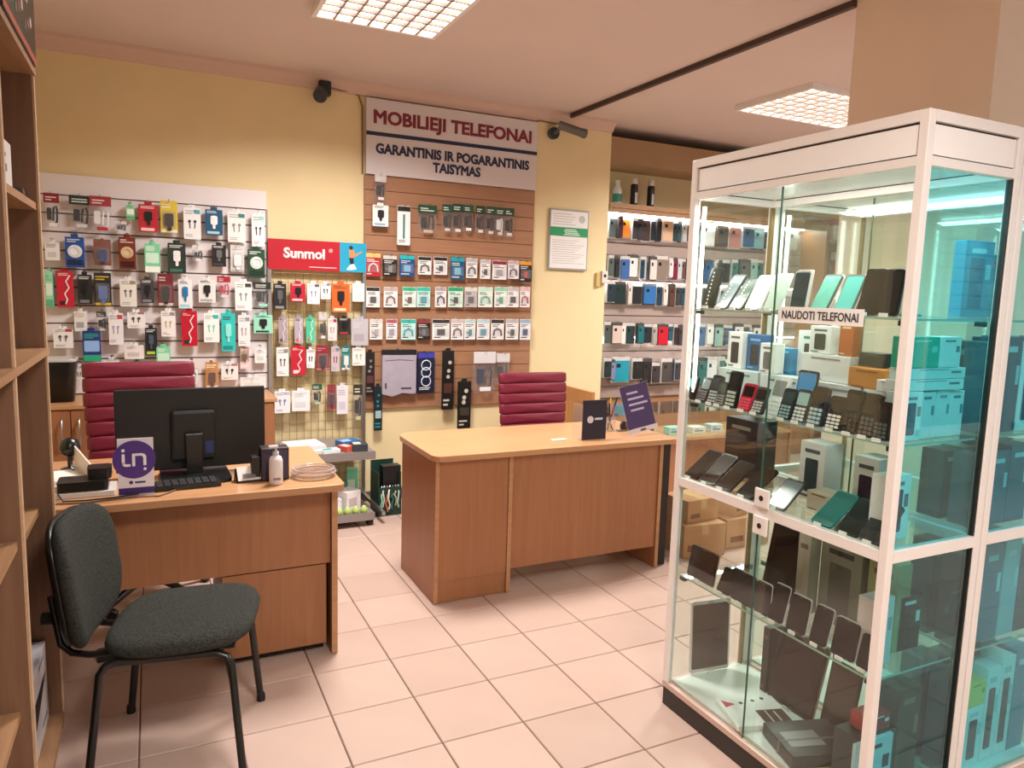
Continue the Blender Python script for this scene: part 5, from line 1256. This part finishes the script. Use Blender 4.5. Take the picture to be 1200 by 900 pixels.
carton('orange cardboard box behind the last button phones', 1.06, -1.665, zb2, .08, .125, .06, '#cf8436', None, '#8a4a1a')
carton('flat pile of white papers behind the last button phones', 1.03, -1.76, zb2, .1, .07, .035, '#e6e4e4', None, '#a8a4a8', 'paper_pile')
carton('slim white box with red edge by the corner post', 1.06, -1.80, zb2+.0365, .05, .07, .10, '#e0dcda', '#a82030')
# third shelf boxes
carton('black carton at the far end of the third shelf', 1.09, -1.135, z3, .1, .16, .215, '#2a2120', None, '#8a7a70')
carton('white phone box with dark teal phone in the middle of third shelf', 1.08, -1.475, z3, .085, .10, .195, '#e6e2e4', '#173f4a')
carton('white phone box with dark violet phone near the corner', 1.04, -1.71, z3, .085, .085, .20, '#e4e4e8', '#3a1f38')
carton('clear box of small parts beside the middle phone box', 1.0, -1.58, z3, .08, .09, .06, '#c9b8a4', None, '#6a4a3a')
# fourth shelf, behind
smartphone('large black tablet standing behind on the fourth shelf', 1.06, -1.40, z4, 10, .255, .17, '#161314', '#1c1718', group='tablets in the showcase')
carton('tall silver patterned box on edge on the fourth shelf', 1.05, -1.50, z4, .05, .05, .27, '#b8aca2', None, '#7a6a5e')
carton('large grey carton with cable drawings on the fourth shelf', 1.08, -1.62, z4, .06, .155, .28, '#8f8a80', '#6a6660', '#3c3a38')
carton('tall olive carton by the corner post on the fourth shelf', 1.08, -1.77, z4, .06, .10, .27, '#a39a72', None, '#55503a')
# base
o = smartphone('large brown tablet standing at the far end of the showcase base', 1.06, -1.085, z0, 3, .285, .178, '#d0c8c4', '#4a3c35', group='tablets in the showcase')
o.rotation_euler = (0, 0, -.12)
smartphone('large dark tablet leaning in the middle of the showcase base', 1.145, -1.40, z0, 14, .26, .20, '#201714', '#2b1e1a', frame='#b8a498', group='tablets in the showcase')
smartphone('brown tablet leaning nearest the corner on the showcase base', 1.175, -1.575, z0, 10, .235, .12, '#3a2d25', '#4a382b', group='tablets in the showcase')
carton('slim dark spine box beside the leaning tablet', 1.15, -1.275, z0, .07, .03, .25, '#2a2220', None, '#5a4a44')
t = thing('manual_box', 'flat white printed box with red triangle on the showcase base', 'box', (1.005, -1.385, z0+.0012), (0, 0, -.30))
MB().box(-.108,.108,-.088,.088,0,.018).build('carton', C('#eef0ee', .35), t, .002)
MB().prism([(-.095,.075),(-.095,.03),(-.055,.045)], .018, .0186, 'Z').build('red_mark', C('#c0283c'), t)
MB().box(.0,.10,-.08,.0,.018,.0186).build('picture', C('#54433c'), t)
MB().box(.03,.035,-.078,-.005,.0187,.0192).box(.06,.066,-.07,-.01,.0187,.0192).build('picture_lines', C('#d8d0ca'), t)
for k, (a, b_) in enumerate(((-.03,.05),(.02,.06),(.06,.07))): MB().disc(a, b_, .008, .018, .0186, 'Z', 0, 10).build('print_dot', C('#3a4444'), t)
t = thing('device_box', 'dark shrink wrapped flat box lying on the showcase base', 'box', (1.035, -1.605, z0+.0042), (0, 0, -.30))
MB().box(-.125,.105,-.10,.09,0,.042).build('carton', C('#3f3c3a', .18), t, .003)
MB().box(-.10,.02,-.05,.03,.042,.0426).build('print', C('#8a8784', .2), t)
MB().box(-.126,.106,-.02,-.01,.0,.0428).build('wrap_seam', C('#6a6765', .1), t)
t = thing('yellow_leaflet', 'pale yellow leaflet under the dark flat box', 'leaflet', (1.05, -1.66, z0+.0012), (0, 0, -.3))
MB().box(-.12,.12,-.07,.07,0,.002).build('paper', C('#d9dc8a'), t)
MB().box(-.08,.05,-.03,-.02,.002,.0024).build('print', C('#8a8a4a'), t)
# things right behind the front pane: built facing the street
def front(name, label, cat, x, y, z, w, d, h, c, pic=None, c2='#7a8890', rz=0):
    t = thing(name, label, cat, (x, y, z+.0012), (0, 0, rz))
    cb_ = MB().box(-w/2, w/2, 0, d, 0, h).build('carton', C(c, .4), t, .0015)
    if pic: MB().rrect(-w*.30, w*.18, h*.12, h*.78, -.0009, 0, .006).build('phone_picture', C(pic, .25), cb_)
    MB().box(-w*.3, w*.2, -.0008, 0, h*.84, h*.9).build('print', C(c2), cb_)
    MB().box(w*.25, w*.42, -.0008, 0, h*.5, h*.7).build('barcode', C(c2), cb_)
    return t
yf = -1.875
zf = z2
front('phone_box', 'white phone box with dark blue phone behind the front pane', 'box', .985, yf, z2, .085, .05, .135, '#e9eef0', '#1f4a60')
front('phone_box', 'white phone box with barcode in the row behind the front pane', 'box', 1.065, yf+.01, z2, .065, .05, .132, '#dfe6ea', None)
front('phone_box', 'second white barcode box in the row behind the front pane', 'box', 1.135, yf+.012, z2, .06, .05, .134, '#e3e9ec', None, '#8aa0b0')
front('phone_box', 'third white barcode box in the row behind the front pane', 'box', 1.20, yf+.014, z2, .06, .05, .13, '#e6ecef', None, '#3c8a9a')
front('flat_box', 'long flat white box lying across the phone boxes', 'box', 1.075, yf+.004, z2+.1365, .26, .055, .03, '#e9eff0')
front('flat_box', 'upper flat white box lying across the phone boxes', 'box', 1.085, yf+.006, z2+.1680, .25, .055, .03, '#dfe8ea')
front('gift_box', 'mint green box on top of the flat white boxes', 'box', 1.02, yf+.006, z2+.1995, .13, .05, .085, '#2fb296', None, '#7fd8c4')
front('gift_box', 'white box beside the mint box on the flat boxes', 'box', 1.135, yf+.006, z2+.1995, .09, .05, .085, '#e6ecee')
front('phone_box', 'large white phone box with blue phone standing alone on third shelf', 'box', .985, -1.86, z3, .10, .05, .185, '#eceff2', '#1c3f6c', '#6a7480')
front('phone_box', 'pale pink white box on the fourth shelf behind the front pane', 'box', .985, -1.85, z4, .09, .05, .20, '#d9cfd2', None, '#a8a0a8')
front('gadget_box', 'black device with small display on the fourth shelf', 'box', 1.15, -1.82, z4, .10, .06, .17, '#14282c', None, '#d8e4e4')
front('gadget_box', 'dark carton on the base behind the pale blue price sheet', 'box', 1.03, -1.835, z0, .17, .08, .19, '#22302e', None, '#4a6a64')
front('gadget_box', 'red and white carton on the dark base carton', 'box', 1.04, -1.83, z0+.1915, .10, .06, .05, '#c03038', None, '#f0e0e0')
front('price_board', 'pale blue price sheet leaning behind the front pane', 'sign', .985, -1.862, z0, .16, .012, .20, '#bcd4de', None, '#2c3c48', 0.0)
front('gadget_box', 'brown carton on the base by the front pane', 'box', 1.17, -1.835, z0, .10, .08, .30, '#5a4a44', None, '#8a7468')
t = thing('pen_set', 'short teal pens lying on the top shelf by the corner post', 'pens', (1.0, -1.84, z1+.0012))
for k in range(3): MB().tube([(-.035, .012*k, .006), (.035, .012*k+.004, .006)], .005, 6).build('pen', C(('#2b8a92','#1f6a78','#3fa0a0')[k], .3), t)
# second showcase: packed with added teal and dark cartons close to its front
front('phone_prop', 'tall bright blue phone shaped box on the top shelf of second showcase', 'box', 1.43, -1.74, z1, .13, .04, .235, '#1187b0', '#0d5f86', '#7fd0e6', -.05)
front('gadget_box', 'teal box on the top shelf of second showcase', 'box', 1.56, -1.72, z1, .1, .05, .2, '#0f7f98', None, '#c04a48')
r2 = random.Random(3)
pal = ['#0f6a82', '#128098', '#0c4f66', '#e2eef0', '#1c3a4c', '#1a90a8', '#cfe0e6', '#0a3c4c', '#2a2e34', '#7fb8c4']  # teal carton colours stand in for daylight reflected in the panes
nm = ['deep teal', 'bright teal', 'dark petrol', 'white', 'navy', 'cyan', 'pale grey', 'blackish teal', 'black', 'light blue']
for zz, hh, wd in ((z2, .29, 'second'), (z3, .25, 'third'), (z4, .31, 'fourth'), (z0, .38, 'bottom')):
    for layer, (ya, base) in enumerate(((-1.875, 0), (-1.775, .005))):
        x = 1.305; k = 0
        while x < 1.70:
            w_ = r2.choice((.07, .085, .1)); h_ = (hh+base)*r2.uniform(.82, 1.0); q = r2.choice((0, 1, 2, 4, 5, 7, 0, 2, 7, 3, 9))
            if x + w_ > 1.728: break
            if zz == z0 and layer == 0 and k == 1: q, h_ = 3, .2
            front('phone_box', 'added %s box, %s in %s row on %s shelf of second showcase' % (nm[q], ORD[k], ('front', 'rear')[layer], wd), 'box', x+w_/2, ya, zz, w_, .075, h_, pal[q], '#123a4c' if q in (3, 6) else None, '#9fd0dc')
            if zz == z0 and layer == 0 and k == 1: front('soap_box', 'pale yellow box on a white box in second showcase', 'box', x+w_/2, ya, zz+.202, .085, .07, .08, '#d9d47a', None, '#a8a44a')
            x += w_ + .004; k += 1
